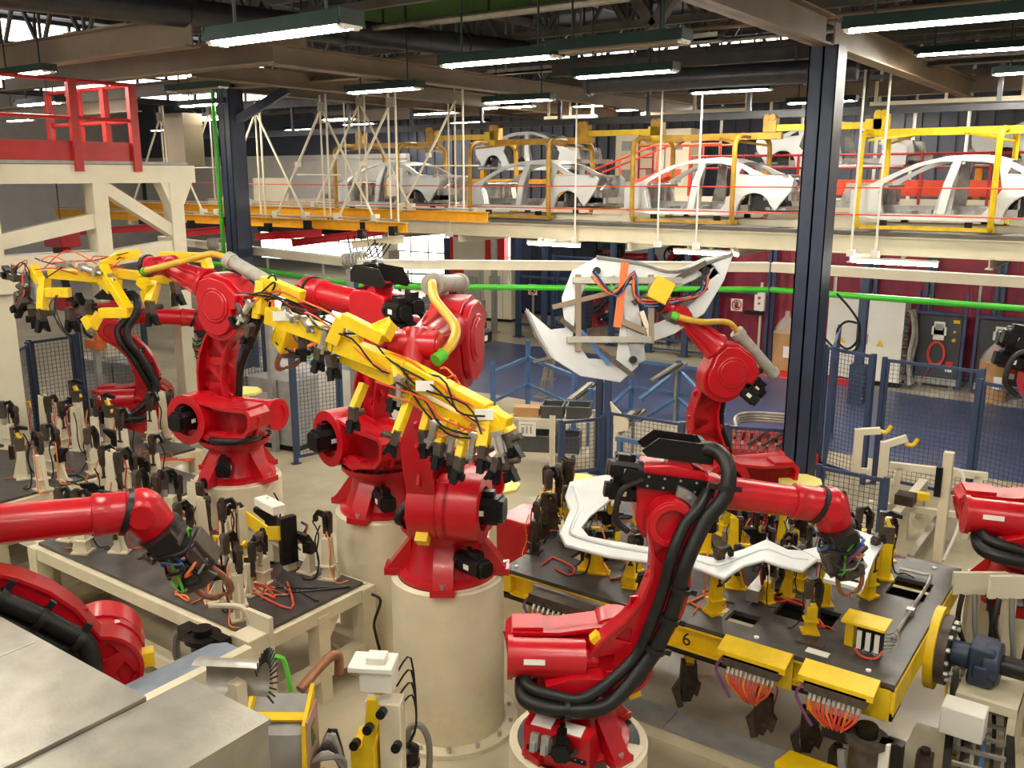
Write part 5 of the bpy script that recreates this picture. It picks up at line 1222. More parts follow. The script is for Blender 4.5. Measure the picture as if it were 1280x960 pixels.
part('pillar', MB().prism(loc2([(776, 346), (792, 350), (800, 400), (806, 450), (790, 458), (780, 400)]), -.07, -.03), 'bodygrey', hs)
part('arch_flange', MB().tube([(x, -.04, z) for x, z in loc2([(690, 448), (672, 420), (658, 388)])], .03, 8, 4), 'bodygrey', hs)
part('roof_flange', MB().tube([(x, -.04, z) for x, z in loc2([(745, 322), (800, 330), (845, 340), (915, 318)])], .025, 8, 4), 'bodygrey', hs)
gh = bpy.data.objects.new('gripper_frame', None); COL.objects.link(gh); gh.matrix_basis = fm @ T(0, -.12, 0)
tag(gh, 'pale brown gripper frame with yellow block carrying the held car side', 'gripper', 'yellow robot grippers')
def b2d(p, q, w, m_): 
    (a_, b_), (c_, d_) = loc2([p, q]); part('beam', MB().bar((a_, 0, b_), (c_, 0, d_), w), m_, gh)
for p, q, w, m_ in (((715, 352), (850, 352), .08, 'galv'), ((708, 425), (812, 425), .08, 'galv'), ((722, 345), (722, 440), .07, 'beam'), ((812, 345), (812, 430), .07, 'beam'), ((700, 400), (790, 470), .06, 'gunmetal'), ((690, 385), (770, 365), .06, 'beam'), ((780, 330), (770, 410), .09, 'cable_orange'), ((790, 380), (880, 330), .07, 'gunmetal'), ((770, 400), (805, 415), .08, 'beam'), ((800, 390), (812, 425), .06, 'cream'), ((830, 400), (880, 360), .08, 'gunmetal'), ((725, 415), (760, 455), .06, 'cable_blue')): b2d(p, q, w, m_)
(ax, az), = loc2([(823, 365)])
for u_, v_ in ((745, 340), (790, 450), (700, 400), (880, 340), (770, 365)):
    (ax, az), = loc2([(u_, v_)]); part('gripper_pad', MB().cyl((ax, -.02, az), (ax, .11, az), .05, n=10), 'black', gh)
(ax, az), = loc2([(823, 365)])
part('yellow_block', MB().box((ax, -.06, az), (.26, .16, .30), Y(R(28))), 'yellow', gh, bev=.01)
(ax, az), = loc2([(838, 385)])
part('mount_ring', MB().cyl((ax, .0, az), (ax + .16, .25, az - .14), .16, .14, n=20), 'gunmetal', gh)
for k, c in enumerate(('cable_orange', 'rubber', 'cable_red', 'rubber', 'cable_blue')):
    part('hose', MB().tube([(x + rnd.uniform(-.05, .05), -.06, z + rnd.uniform(-.05, .05)) for x, z in loc2([(740, 345), (765, 370), (790, 345), (800, 380), (870, 370), (880, 350)])], .013, 7, 4), c, gh)
# ================================================================== white steel platform with red railing, upper left
PX = -14.8
pl = thing('steel_platform', 'white painted steel platform frame at the upper left', 'platform', (PX, 9.4, 0))
def pb(a, b, w, h=None, n='beam', up=(0, 0, 1), m='creamclean'): return part(n, MB().bar((a[0] - PX, a[1] - 9.4, a[2]), (b[0] - PX, b[1] - 9.4, b[2]), w, h, up), m, pl)
pb((PX, 3.0, 5.03), (PX, 10.55, 5.03), .3, .30, 'top_beam'); pb((PX - 2.6, 3.0, 5.03), (PX - 2.6, 10.55, 5.03), .3, .30, 'top_beam'); pb((PX, 10.45, 5.03), (PX - 2.6, 10.45, 5.03), .26, .26, 'top_beam')
pb((PX, 10.15, 0), (PX, 10.15, 4.9), .26, .26, 'post'); pb((PX, 8.7, 3.6), (PX, 8.7, 4.9), .26, .26, 'post'); pb((PX - 2.6, 10.15, 0), (PX - 2.6, 10.15, 4.9), .26, .26, 'post'); pb((PX - 2.6, 7.0, 0), (PX - 2.6, 7.0, 4.9), .26, .26, 'post'); pb((PX, 6.9, 3.6), (PX, 6.9, 4.9), .24, .24, 'post')
part('haunch', MB().prism([(.45, 4.88), (1.1, 4.88), (.9, 4.5), (.62, 4.5)], -.12, .12, plane='yz'), 'creamclean', pl)
pb((PX, 8.75, 4.85), (PX, 10.1, 4.0), .2, .2, 'brace'); pb((PX, 6.7, 3.95), (PX, 8.75, 4.3), .2, .24, 'beam'); pb((PX, 8.7, 3.62), (PX, 10.15, 3.75), .2, .26, 'beam'); pb((PX, 5.0, 3.7), (PX, 8.7, 3.62), .2, .26, 'beam'); pb((PX - 2.6, 7, 3.5), (PX - 2.6, 10.15, 3.5), .16, .16, 'beam')
pb((PX, 3.5, 5.24), (PX - 2.6, 3.5, 5.24), .1, .1, 'beam')
part('deck', MB().b2((-2.75, -6.4, 5.19), (.16, 1.0, 5.24)), 'grey', pl)
lp_ = thing('steel_post', 'thick white post standing at the left picture edge by the worktables', 'post', (-12.1, 6.0, 0)) if False else thing('steel_post', 'thick white post standing at the left picture edge by the rear worktable', 'post', Sz(18, 560, .9).xy.to_3d())
part('shaft', MB().b2((-.17, -.17, 0), (.17, .17, 3.55)), 'creamclean', lp_); part('collar', MB().b2((-.26, -.22, 3.3), (.3, .22, 3.58)), 'creamclean', lp_); part('foot', MB().b2((-.3, -.3, 0), (.3, .3, .04)), 'creamclean', lp_)
rr = thing('platform_railing', 'red railing with toe board on the white platform', 'railing', (PX, 9.4, 5.19))
part('toe_board', MB().b2((.08, -6.4, .02), (.14, .06, .36)), 'redpaint', rr)
part('toe_board', MB().b2((-2.7, .0, .02), (.1, .06, .36)), 'redpaint', rr)
for y in (.0, -1.05, -2.4, -3.8, -5.2): part('post', MB().b2((.10, y - .07, -.12), (.2, y + .07, 1.32)), 'redpaint', rr)
for x in (-.75, -1.6, -2.6): part('post', MB().b2((x - .06, .0, -.1), (x + .06, .1, 1.3)), 'redpaint', rr)
for z in (.72, 1.30):
    part('rail', MB().cyl((.15, -6.4, z), (.15, .05, z), .032, n=8), 'redpaint', rr); part('rail', MB().cyl((.15, .05, z), (-2.7, .05, z), .032, n=8), 'redpaint', rr)
# ------------------------------------------------------------------ amber hoist rails hung from the roof on white rods
def hoist(label, x0, x1, y, z, apex, seed):
    t = thing('hoist_rail', label, 'rail', (x1, y, z), 0, 'amber hoist rails')
    part('rail', MB().ibeam((x0 - x1, 0, 0), (0, 0, 0), .22, .14), 'amber', t)
    part('conductor', MB().cyl((x0 - x1, -.03, .16), (-.3, -.03, .16), .02, n=6), 'sleeve', t)
    for i, ax in enumerate(apex):
        top = Vector((ax - x1, 0, 2.55))
        for dx in (-1.7, 1.55):
            foot = Vector((ax + dx - x1, 0, .12))
            if foot.x > 0: continue
            part('tie_rod', MB().cyl(top, foot, .028, n=6), 'creamclean', t)
            part('rod_foot', MB().b2((foot.x - .07, -.07, .08), (foot.x + .07, .07, .26)), 'creamclean', t)
        part('drop_rod', MB().cyl(top + Vector((.15, 0, .3)), (ax + .15 - x1, 0, .12), .025, n=6), 'creamclean', t)
        part('drop_rod', MB().cyl(top + Vector((-.2, .15, .3)), (ax - .2 - x1, .15, .12), .022, n=6), 'creamclean', t)
        part('roof_clamp', MB().b2((ax - x1 - .06, -.06, 2.48), (ax - x1 + .08, .06, 2.68)), 'sleeve', t)
        if i % 2 == 0: part('cross_tie', MB().cyl((ax - .9 - x1, .02, 1.1), (ax + .55 - x1, .02, 1.1), .02, n=6), 'creamclean', t)
        part('rod_clamp', MB().box((top.x - .85, 0, 1.34), (.1, .1, .1)), 'creamclean', t)
    return t
hoist('front amber hoist rail ending beside the centre robot, hung on white rods', -27.5, -13.35, 14.8, 3.92, [Sy(u, 150, 14.8).x for u in (200, 320, 402, 488)], 1)
hoist('rear amber hoist rail ending below the second car body, hung on white rods', -27.5, -12.25, 16.2, 4.12, [Sy(u, 150, 16.2).x for u in (262, 450, 572)], 2)
for k, (u0, v0, u1, v1, y, m_, lb) in enumerate(((225, 292, 300, 285, 14.0, 'red', 'red crane beam left of the blue column under the amber rails'), (320, 296, 402, 291, 14.2, 'red', 'red crane beam just right of the left blue column'), (365, 304, 480, 289, 14.6, 'red', 'long red crane beam under the amber rail end'), (100, 290, 200, 284, 13.5, 'red', 'red crane beam seen behind the white platform'), (225, 281, 290, 282, 14.9, 'navy', 'blue crane girder left of the blue column'), (322, 285, 440, 290, 14.9, 'navy', 'blue crane girder right of the left blue column'), (440, 306, 505, 299, 14.4, 'cream', 'cream trolley beam with hanging cables below the amber rail'))):
    p, q = Sy(u0, v0, y), Sy(u1, v1, y + .3)
    t = thing('crane_beam', lb, 'beam', p, 0, 'crane beams under the amber rails')
    part('girder', MB().ibeam((0, 0, 0), q - p, .17, .14), m_, t)
    for f in (.2, .8): part('trolley', MB().box((q - p) * f + Vector((0, 0, .2)), (.16, .12, .2)), 'black', t)
tt = thing('cable_bundle', 'black cables looping below the cream trolley beam', 'cables', Sy(455, 300, 14.5))
for k in range(5): part('cable', MB().tube([(-.5 + .2 * k, 0, .1), (-.4 + .2 * k, 0, -.3), (-.1 + .15 * k, 0, -.35), (.3 + .12 * k, 0, -.05)], .018, 6, 4), 'rubber', tt)
# yellow hoist carrier with red gear behind the white platform
hc = thing('chain_hoist', 'red hoist body with black cables hanging behind the white platform', 'hoist', Sd(78, 302, 17.2))
part('body', MB().b2((-.3, -.2, -.1), (.3, .2, .22)).cyl((0, 0, -.4), (0, 0, -.1), .14), 'red', hc, bev=.02)
for k in range(4): part('cable', MB().tube([(-.1 + .06 * k, -.1, .2), (-.02 + .06 * k, -.15, -.3), (.12 + .05 * k, -.1, -.9), (.2 + .05 * k, -.1, -1.1)], .03, 6, 4), 'rubber', hc)
part('chain', MB().b2((-.008, -.008, .2), (.008, .008, 2.9)), 'gunmetal', hc)
part('lower_body', MB().b2((-.25, -.15, -1.3), (.15, .15, -1.0)), 'red', hc, bev=.02)
# ------------------------------------------------------------------ cable trays, green pipe
for nm, a_, b_, lb in (('a', (-22.5, 14.95), (-13.25, 13.1), 'pale cable duct segment left of the corner post'), ('b', (-13.0, 12.95), (-6.2, 17.05), 'long pale cable duct running behind the held car side'), ('c', (-6.15, 17.1), (3.5, 16.9), 'pale cable duct segment right of the blue column')):
    p, q = Vector((*a_, 3.3)), Vector((*b_, 3.3))
    t = thing('cable_duct', lb, 'duct', p, 0, 'pale cable ducts')
    part('channel', MB().bar((0, 0, 0), q - p, .14, .16), 'creamclean', t); part('lid', MB().bar((0, 0, .09), q - p + Vector((0, 0, .09)), .17, .02), 'white', t)
    d = (q - p).normalized(); n = Vector((d.y, -d.x, 0))
    for i in range(4):
        f = (i + .5) / 4; c = (q - p) * f
        part('hanger', MB().bar(c + Vector((0, 0, -.1)), c + Vector((0, 0, -.42)), .04), 'sleeve', t)
    L_ = (q - p)
    pp = solo('green_pipe', MB().tube([n * .02 + Vector((0, 0, -.42)), L_ * .5 + n * .02 + Vector((0, 0, -.42)), L_ + n * .02 + Vector((0, 0, -.42))], .055, 10, 1), 'green', lb.replace('pale cable duct segment', 'green air pipe under the duct').replace('long pale cable duct running', 'long green air pipe running').replace('pale cable duct', 'green air pipe'), 'pipe', 'green air pipes', p)
eb = thing('flexible_elbow', 'ribbed flexible elbow on the cable duct corner in the middle', 'elbow', (-13.15, 12.95, 3.3))
for k in range(7): part('rib', MB().ring((-.22 + .07 * k, .02 * k, .05 + .012 * k), (1, .3, .2), .10, .15, .03, 14), 'sleeve', eb)
part('post', MB().b2((-.1, -.09, -3.3), (.1, .09, -.1)), 'grey', eb); part('post_face', MB().b2((.1, -.08, -3.3), (.2, .08, -.3)), 'blue', eb)
e2 = thing('flexible_elbow', 'ribbed flexible elbow of the cable duct right beside the left column', 'elbow', (-19.2, 14.3, 3.32))
for k in range(7): part('rib', MB().ring((-.2 + .07 * k, 0, .03), (1, .1, .1), .12, .17, .03, 14), 'sleeve', e2)
# ================================================================== background below the platform
def flat(p): return Vector((p[0], p[1], 0))
def fence(label, p, q, h=2.0, z0=.12, posts=(1, 1), m='blue', name='mesh_fence', step=.07, group='blue mesh fence panels', sill=True):
    p, q = flat(p), flat(q); L = (q - p).length; a = math.atan2(q.y - p.y, q.x - p.x)
    t = thing(name, label, 'fence', p, a, group)
    for k, x in enumerate((0, L)):
        if posts[k]:
            part('post', MB().b2((x - .035, -.035, 0), (x + .035, .035, h + .05)).b2((x - .08, -.06, 0), (x + .08, .06, .015)), m, t)
    for z in (z0, h): part('rail', MB().b2((.03, -.02, z - .025), (L - .03, .02, z + .025)), m, t)
    for x in (.06, L - .06): part('stile', MB().b2((x - .02, -.02, z0), (x + .02, .02, h)), m, t)
    w = MB(); n = int(L / step)
    for i in range(1, n): w.b2((i * L / n - .003, -.003, z0), (i * L / n + .003, .003, h))
    k = int((h - z0) / step)
    for i in range(1, k): w.b2((.06, -.005, z0 + (h - z0) * i / k - .003), (L - .06, .001, z0 + (h - z0) * i / k + .003))
    o = part('wire_mesh', w, m, t, smooth=0); o['kind'] = 'stuff'
    return t
def nosign(label, p, s=.3, stand=False):
    t = thing('prohibition_sign', label, 'sign', p, 0, 'no touching signs')
    part('plate', MB().b2((-s / 2, -.01, -s / 2), (s / 2, 0, s / 2)), 'white', t)
    if stand: part('stand', MB().b2((-.03, 0, -p[2]), (.03, .05, .1)), 'grey', t)
    part('hand', MB().b2((-.05, -.014, -.09), (.05, -.01, .02)).b2((-.05, -.014, .02), (-.03, -.01, .08)).b2((-.024, -.014, .02), (-.004, -.01, .1)).b2((.002, -.014, .02), (.022, -.01, .1)).b2((.028, -.014, .02), (.048, -.01, .08)).bar((-.05, -.012, -.04), (-.085, -.012, .0), .02, .004, up=(0, 1, 0)), 'signblack', t)
    part('ring', MB().ring((0, -.012, 0), (0, -1, 0), s * .34, s * .43, .006, 24).bar((-s * .28, -.016, s * .28), (s * .28, -.016, -s * .28), .03, .005, up=(0, 1, 0)), 'signred', t)
# red welding curtains behind blue posts and mesh
xs = [-10.35, -8.75, -7.45, -6.1, -4.75, -3.2, -1.5, .3]
cn = ['first', 'second', 'third', 'fourth', 'fifth', 'sixth', 'seventh']
for i in range(7):
    x0, x1 = xs[i], xs[i + 1]
    t = thing('welding_curtain', 'dark red welding curtain behind mesh on the back cell wall, %s from left' % cn[i], 'curtain', (x0, 24.5, 0), 0, 'red welding curtains')
    rows = [[(.05 + (x1 - x0 - .1) * j / 16, .02 * math.sin(j * 2.1), z) for j in range(17)] for z in (.15, 1.2, 2.3, 3.3)]
    part('sheet', MB().grid(rows), 'curtain', t)
    w = MB()
    for k in range(int((x1 - x0) / .1)): w.b2((.05 + k * .1, -.06, .15), (.056 + k * .1, -.054, 3.3))
    for k in range(31): w.b2((.04, -.06, .15 + k * .1), (x1 - x0 - .04, -.054, .156 + k * .1))
    part('wire_mesh', w, 'navy', t, smooth=0)['kind'] = 'stuff'
    part('rail', MB().b2((0, -.08, 3.3), (x1 - x0, -.03, 3.38)).b2((0, -.08, .05), (x1 - x0, -.03, .13)), 'navy', t)
for i, x in enumerate(xs):
    pt = thing('wall_post', 'blue double post of the red curtain wall, %s from left' % (cn + ['eighth'])[i], 'post', (x, 24.36, 0), 0, 'blue curtain wall posts')
    part('post', MB().b2((-.11, -.05, 0), (-.03, .05, 3.4)), 'blue', pt); part('post', MB().b2((.03, -.05, 0), (.11, .05, 3.4)), 'blue', pt); part('foot', MB().b2((-.18, -.12, 0), (.18, .12, .02)), 'blue', pt)
nosign('white no touching sign on the red curtain left of the blue column', Sy(921, 381, 24.435), .34)
nosign('white no touching sign on the far fence above the barriers', Sy(666, 362, 24.3), .34, True)
cbx = thing('switch_box', 'white switch box on a pipe stand before the red curtain', 'box', (Sy(949, 400, 23.9).x, 23.9, 0))
part('pipe', MB().cyl((0, .06, 0), (0, .06, 2.2), .035), 'creamclean', cbx); part('box', MB().b2((-.14, -.08, 1.45), (.14, .03, 1.95)), 'white', cbx, bev=.01)
part('button', MB().cyl((0, -.08, 1.8), (0, -.11, 1.8), .04).cyl((0, -.08, 1.65), (0, -.11, 1.65), .03), 'signred', cbx); part('handle', MB().b2((-.42, -.05, 1.32), (.1, .05, 1.42)), 'black', cbx)
def drum(label, p, s=1.0, stk=True):
    t = thing('wire_drum', label, 'drum', p, 0, 'carton welding wire drums', s)
    part('barrel', MB().rev([(.28, 0), (.285, .03), (.28, .06), (.28, .78), (.285, .82), (.27, .84)], n=26), 'carton', t)
    part('hood', MB().rev([(.275, .84), (.2, 1.02), (.06, 1.18), (.05, 1.3)], n=20), 'clear', t)
    part('sticker', MB().b2((.05, -.295, .3), (.2, -.27, .55)), 'white', t)
def pallet(label, p):
    t = thing('wooden_pallet', label, 'pallet', p)
    for k in range(6): part('plank', MB().b2((-.6, -.4 + k * .15, .11), (.6, -.29 + k * .15, .135)), 'wood', t)
    for x in (-.5, 0, .5): part('runner', MB().b2((x - .06, -.4, .02), (x + .06, .46, .11)), 'wood', t)
    for y in (-.36, .0, .36): part('board', MB().b2((-.6, y - .06, 0), (.6, y + .06, .02)), 'wood', t)
q = Sz(975, 466, 0); pallet('wooden pallet under the carton drum before the red curtain', q); drum('brown carton wire drum with clear hood on a pallet before the red curtain', q + Vector((.1, 0, .136)), 1.15)
drum('brown carton wire drum behind the right hand fence', Sz(1238, 500, 0), 1.1)
solo('floor_guard', MB().b2((-1.8, -.06, .0), (1.8, .06, .16)), 'signred', 'low red floor guard rail before the pallet', 'guard', loc=Sz(1000, 474, 0), rz=R(-3))
# white control cabinets
wcab = thing('control_cabinet', 'tall white control cabinet pair right of the blue column', 'cabinet', (-6.75, 22.9, 0))
for k in range(2):
    part('body', MB().b2((k * .9, 0, .12), (k * .9 + .89, .6, 2.15)), 'white', wcab, bev=.01); part('handle', MB().b2((k * .9 + (.8 if k == 0 else .06), -.02, 1.0), (k * .9 + (.84 if k == 0 else .1), 0, 1.25)), 'grey', wcab)
    part('warning_sign', MB().prism([(k * .9 + .3, .98), (k * .9 + .48, .98), (k * .9 + .39, 1.13)], -.012, 0), 'yellow', wcab)
part('plinth', MB().b2((0, .03, 0), (1.79, .58, .12)), 'black', wcab)
for k in range(8): part('side_fitting', MB().cyl((1.79, .1 + .0 * k, .4 + k * .2), (1.9, .1, .38 + k * .2), .06, n=8), 'gunmetal', wcab)
part('side_hoses', MB().tube([(1.9, .1, 1.9), (2.0, .15, 1.4), (1.95, .1, .8), (2.02, .1, .1)], .05, 8, 4).tube([(1.92, .3, 1.9), (2.03, .3, 1.2), (1.95, .3, .5), (2.05, .3, .1)], .05, 8, 4), 'sleeve', wcab)
lc = thing('hanging_cable', 'black cable loop hanging before the white control cabinet', 'cable', Sy(1060, 400, 16.85))
part('cable', MB().tube([Sy(u, v, 16.85) - lc.location for u, v in ((1046, 367), (1062, 385), (1074, 405), (1072, 425), (1060, 436), (1048, 428), (1047, 412), (1058, 402), (1072, 404))], .022, 6, 5), 'rubber', lc)
part('cable', MB().tube([Sy(u, v, 16.85) - lc.location for u, v in ((1074, 405), (1073, 432), (1060, 441), (1042, 434), (1028, 419))], .022, 6, 5), 'rubber', lc)
np_ = thing('navy_post', 'dark blue post standing before the white control cabinet', 'post', (Sy(1076, 430, 20.8).x, 20.8, 0)); part('shaft', MB().b2((-.09, -.09, 0), (.09, .09, 3.5)), 'navy', np_); part('foot', MB().b2((-.16, -.16, 0), (.16, .16, .9)), 'navy', np_)
# black robot controllers with teach pendants
def controller(label, x, y, w=.95):
    t = thing('robot_controller', label, 'cabinet', (x, y, 0), 0, 'black robot controllers')
    part('body', MB().b2((-w / 2, 0, .25), (w / 2, .6, 1.75)), 'ctrl', t, bev=.01); part('base', MB().b2((-w / 2, .02, .08), (w / 2, .58, .25)), 'steel', t)
    for x in (-.4, .3): part('foot', MB().b2((x, .1, 0), (x + .1, .5, .08)), 'grey', t)
    part('pendant', MB().b2((-.13, -.07, 1.18), (.12, -.02, 1.62)).b2((-.17, -.07, 1.3), (.16, -.02, 1.5)), 'white', t, bev=.01); part('pendant_screen', MB().b2((-.09, -.076, 1.42), (.08, -.07, 1.57)), 'grey', t)
    for k in range(3): part('cable', MB().tube([(.05 * math.sin(a) * (1 + .12 * k) * 3.2 - .02, -.05 - .01 * k, .85 + .26 * math.cos(a) * (1 + .08 * k)) for a in [i * PI / 5 for i in range(10)]], .014, 6, 2, True), 'cable_red', t)
    part('cable', MB().tube([(-.1, -.05, .62), (-.2, -.06, .35), (-.3, -.05, .2)], .014, 6, 3), 'cable_red', t)
    part('warning_label', MB().b2((.28, -.006, 1.6), (.42, 0, 1.68)), 'yellow', t); part('knob', MB().cyl((.33, 0, 1.2), (.33, -.05, 1.2), .045).cyl((.33, 0, 1.4), (.33, -.03, 1.4), .03), 'amber', t)
    part('red_label', MB().b2((.2, -.006, .55), (.36, 0, .68)), 'signred', t); part('info_label', MB().b2((.2, -.006, .42), (.36, 0, .55)), 'white', t)
    part('frame_post', MB().b2((-w / 2 - .09, -.05, 0), (-w / 2 - .02, .05, 2.3)), 'blue', t); part('frame_post', MB().b2((w / 2 + .02, -.05, 0), (w / 2 + .09, .05, 2.3)), 'blue', t); part('frame_rail', MB().b2((-w / 2 - .02, -.04, 1.78), (w / 2 + .02, .04, 1.85)), 'blue', t)
controller('black robot controller with coiled red pendant cable right of the white cabinets', -4.27, 23.5)
controller('black robot controller partly behind the right hand robot', -2.95, 23.5)
controller('small dark controller with yellow warning label on the far left of the barriers', Sz(695, 425, 0).x, 24.6, .9)
controller('dark controller behind the held car side frame', Sz(800, 435, 0).x, 24.9, .9)
# far machinery: posts, cabinets, robots
for i, (u, v, h, m_) in enumerate(((648, 421, 3.2, 'blue'), (680, 424, 3.2, 'blue'), (764, 432, 3.2, 'blue'), (810, 440, 3.2, 'blue'), (855, 446, 3.2, 'blue'), (885, 448, 3.2, 'blue'), (618, 415, 3.0, 'grey'), (560, 410, 3.0, 'navy'))):
    p = Sz(u, v, 0); t = thing('wall_post', 'post of the far cell fence left of the red curtains, %s from left' % ['third', 'fourth', 'fifth', 'sixth', 'seventh', 'eighth', 'second', 'first'][i], 'post', p, 0, 'far fence posts')
    part('post', MB().b2((-.08, -.06, 0), (.08, .06, h)), m_, t); part('foot', MB().b2((-.15, -.12, 0), (.15, .12, .02)), m_, t)
    if i < 6: part('rail', MB().b2((0, -.03, .4), (1.3, .03, .47)).b2((0, -.03, 1.9), (1.3, .03, 1.97)), 'blue', t)
fence('far blue mesh fence behind the barriers', Sz(690, 424, 0), Sz(805, 438, 0), 2.6, step=.12)
fence('far blue mesh fence behind the held car side', Sz(812, 440, 0), Sz(880, 447, 0), 2.6, step=.12)
for i, (u, v, w, h, m_, lb) in enumerate(((500, 360, 1.9, 2.1, 'white', 'white cabinet with small signal lamp in the bright far bay'), (455, 352, 1.6, 2.3, 'creamclean', 'pale cabinet left in the bright far bay'), (535, 355, 1.3, 1.7, 'white', 'low white cabinet in the bright far bay behind dark rails'), (622, 402, 1.1, 2.0, 'creamclean', 'beige control cabinet with small sign behind the centre robot'), (595, 395, 1.0, 1.8, 'wallgrey', 'grey cabinet behind the centre robot elbow'), (325, 470, 1.6, 1.35, 'grey', 'grey vented cabinet behind the reaching robot'), (128, 480, 1.8, 1.4, 'grey', 'grey vented cabinet behind the farthest left robot'), (662, 345, .9, 1.5, 'oldyellow', 'ochre machine housing below the platform'))):
    p = Sz(u, v, 0) if i > 4 - 5 and i not in (5, 6) else Sz(u, v + 60, 0)
    if i in (5, 6): p = Sd(u, v, 17.0 if i == 5 else 18.4); p.z = 0
    t = thing('machine_cabinet', lb, 'cabinet', p, R(8))
    part('body', MB().b2((-w / 2, 0, .1), (w / 2, .7, h)), m_, t, bev=.02); part('plinth', MB().b2((-w / 2 + .03, .03, 0), (w / 2 - .03, .67, .1)), 'black', t)
    part('vent', MB().b2((-w * .3, -.012, h * .55), (w * .1, 0, h * .8)), 'wallgrey' if m_ == 'grey' else 'grey', t)
    part('door_gap', MB().b2((w * .18, -.006, .15), (w * .19, .0, h - .05)), 'black', t)
    if i == 0: part('signal_lamp', MB().cyl((.2, .2, h), (.2, .2, h + .12), .05), 'black', t); part('signal_lens', MB().cyl((.2, .2, h + .12), (.2, .2, h + .2), .05), 'signred', t)
rc = thing('red_container', 'bright red tall container in the far bay below the rail end', 'container', Sz(596, 372, 0), R(10))
part('body', MB().b2((-1.3, 0, .1), (1.3, 1.2, 2.7)), 'signred', rc, bev=.02); part('base', MB().b2((-1.25, .05, 0), (1.25, 1.15, .1)), 'black', rc); part('stripe', MB().b2((-1.1, -.01, 1.4), (.4, 0, 2.5)), 'white', rc)
bw = thing('blue_machine', 'tall blue machine enclosure under the platform', 'machine', Sz(708, 396, 0), R(4))
for k in range(5): part('panel', MB().b2((-2.4 + k * .9, 0, .1), (-1.56 + k * .9, .5, 3.1)), 'navy' if k % 2 else 'blue', bw)
part('base', MB().b2((-2.4, 0, 0), (2.1, .5, .1)), 'black', bw)
for u, v, uu, vv, lb in ((500, 355, 640, 350, 'dark handrail in the far bay behind the centre robot'),):
    p, q_ = Sz(u, v + 20, 0), Sz(uu, vv + 30, 0); t = thing('guard_rail', lb, 'rail', p)
    for z in (.55, 1.1): part('rail', MB().bar(Vector((0, 0, z)), q_ - p + Vector((0, 0, z)), .07), 'navy', t)
    for f in (0, .25, .5, .75, 1): part('post', MB().box((q_ - p) * f + Vector((0, 0, .55)), (.09, .09, 1.1)), 'navy', t)
robot('small far red robot under the platform left of the held car side', Sz(722, 415, 0) + Vector((-.4, 1.6, 0)), 20, 10, 0, s=.9)
robot('small far red robot under the platform above the held car side', Sz(815, 425, 0) + Vector((-.3, 1.8, 0)), -20, -8, 20, s=1.0)
# car parts standing behind the second robot: white subassemblies on a rack
pr = thing('parts_rack', 'rack of bare silver car parts behind the second robot', 'rack', Sz(520, 425, 0), R(10))
part('frame', MB().b2((-2.2, -.6, .4), (2.2, -.5, .5)).b2((-2.2, .5, .4), (2.2, .6, .5)), 'galv', pr)
for x in (-2.1, 0, 2.1):
    for y in (-.55, .55): part('leg', MB().b2((x - .04, y - .04, 0), (x + .04, y + .04, 1.3)), 'galv', pr)
for k in range(3): part('hook', MB().tube([(-1.9 + k * .3, -.6, 1.3), (-1.7 + k * .3, -.6, 1.4), (-1.6 + k * .3, -.7, 1.2), (-1.6 + k * .3, -.7, .6)], .03, 8, 4), 'steel', pr)
for k in range(5):
    t = thing('floor_pressing', 'silver pressed car floor part leaning on the parts rack, %s from left' % ORD[k], 'car panel', pr.location + Vector((-1.6 + k * .8, .1 + .12 * k, .52)), R(15 + 6 * k), 'pressed parts on the far rack')
    part('panel', MB().prism([(-.5, 0), (.5, 0), (.62, .35), (.4, .75), (.1, .82), (-.2, .65), (-.55, .6)], -.03, .03, ([(-.25, .15), (.2, .15), (.25, .4), (-.2, .42)],)), 'bodygrey', t, bev=.01)
    part('rib', MB().bar((-.45, -.05, .52), (.5, -.05, .55), .06).tube([(-.4, -.05, .1), (0, -.08, .08), (.45, -.05, .12)], .03, 6, 3), 'steel', t)
# blue pipe barriers on the painted floor
def barrier(label, pts, legs, sub=()):
    t = thing('pipe_barrier', label, 'barrier', flat(pts[0]), 0, 'blue pipe barriers'); o = t.location
    for a, b in zip(pts, pts[1:]):
        part('rail', MB().bar(Vector(a) - o, Vector(b) - o, .07), 'barrierblue', t); 
        part('rail', MB().bar(Vector((a[0], a[1], .5)) - o, Vector((b[0], b[1], .5)) - o, .06), 'barrierblue', t)
    for x, y, h in legs: part('post', MB().b2((x - .04 - o.x, y - .04 - o.y, 0), (x + .04 - o.x, y + .04 - o.y, h)).b2((x - .1 - o.x, y - .1 - o.y, 0), (x + .1 - o.x, y + .1 - o.y, .015)), 'barrierblue', t)
    return t
A1, A2, A3 = Sz(616, 466, 1.1), Sz(660, 447, 1.1), Sz(718, 470, 1.1)
barrier('blue pipe barrier on the painted floor left of the held car side', [A1, A2, A3], [(A1.x, A1.y, 1.35), (A2.x, A2.y, 1.5), (A3.x, A3.y, 1.25)])
B1, B2, B3 = Sz(738, 492, 1.1), Sz(790, 450, 1.1), Sz(880, 462, 1.1)
barrier('blue pipe barrier below the held car side with sloping chute', [B1, B2, B3], [(B1.x, B1.y, 1.2), (B2.x, B2.y, 1.3), (B3.x, B3.y, 1.1)])
C1, C2 = Sz(845, 458, 1.1), Sz(848, 470, 1.1)
barrier('short blue barrier between the chutes and the far robot', [Sz(800, 500, .9), Sz(848, 462, 1.1), Sz(905, 520, .9)], [(Sz(848, 462, 1.1).x, Sz(848, 462, 1.1).y, 1.3)])
barrier('low blue barrier before the painted floor right of the tall post', [Sz(770, 548, .75), Sz(840, 560, .75)], [(Sz(775, 549, .75).x, Sz(775, 549, .75).y, .75), (Sz(838, 560, .75).x, Sz(838, 560, .75).y, .75)])
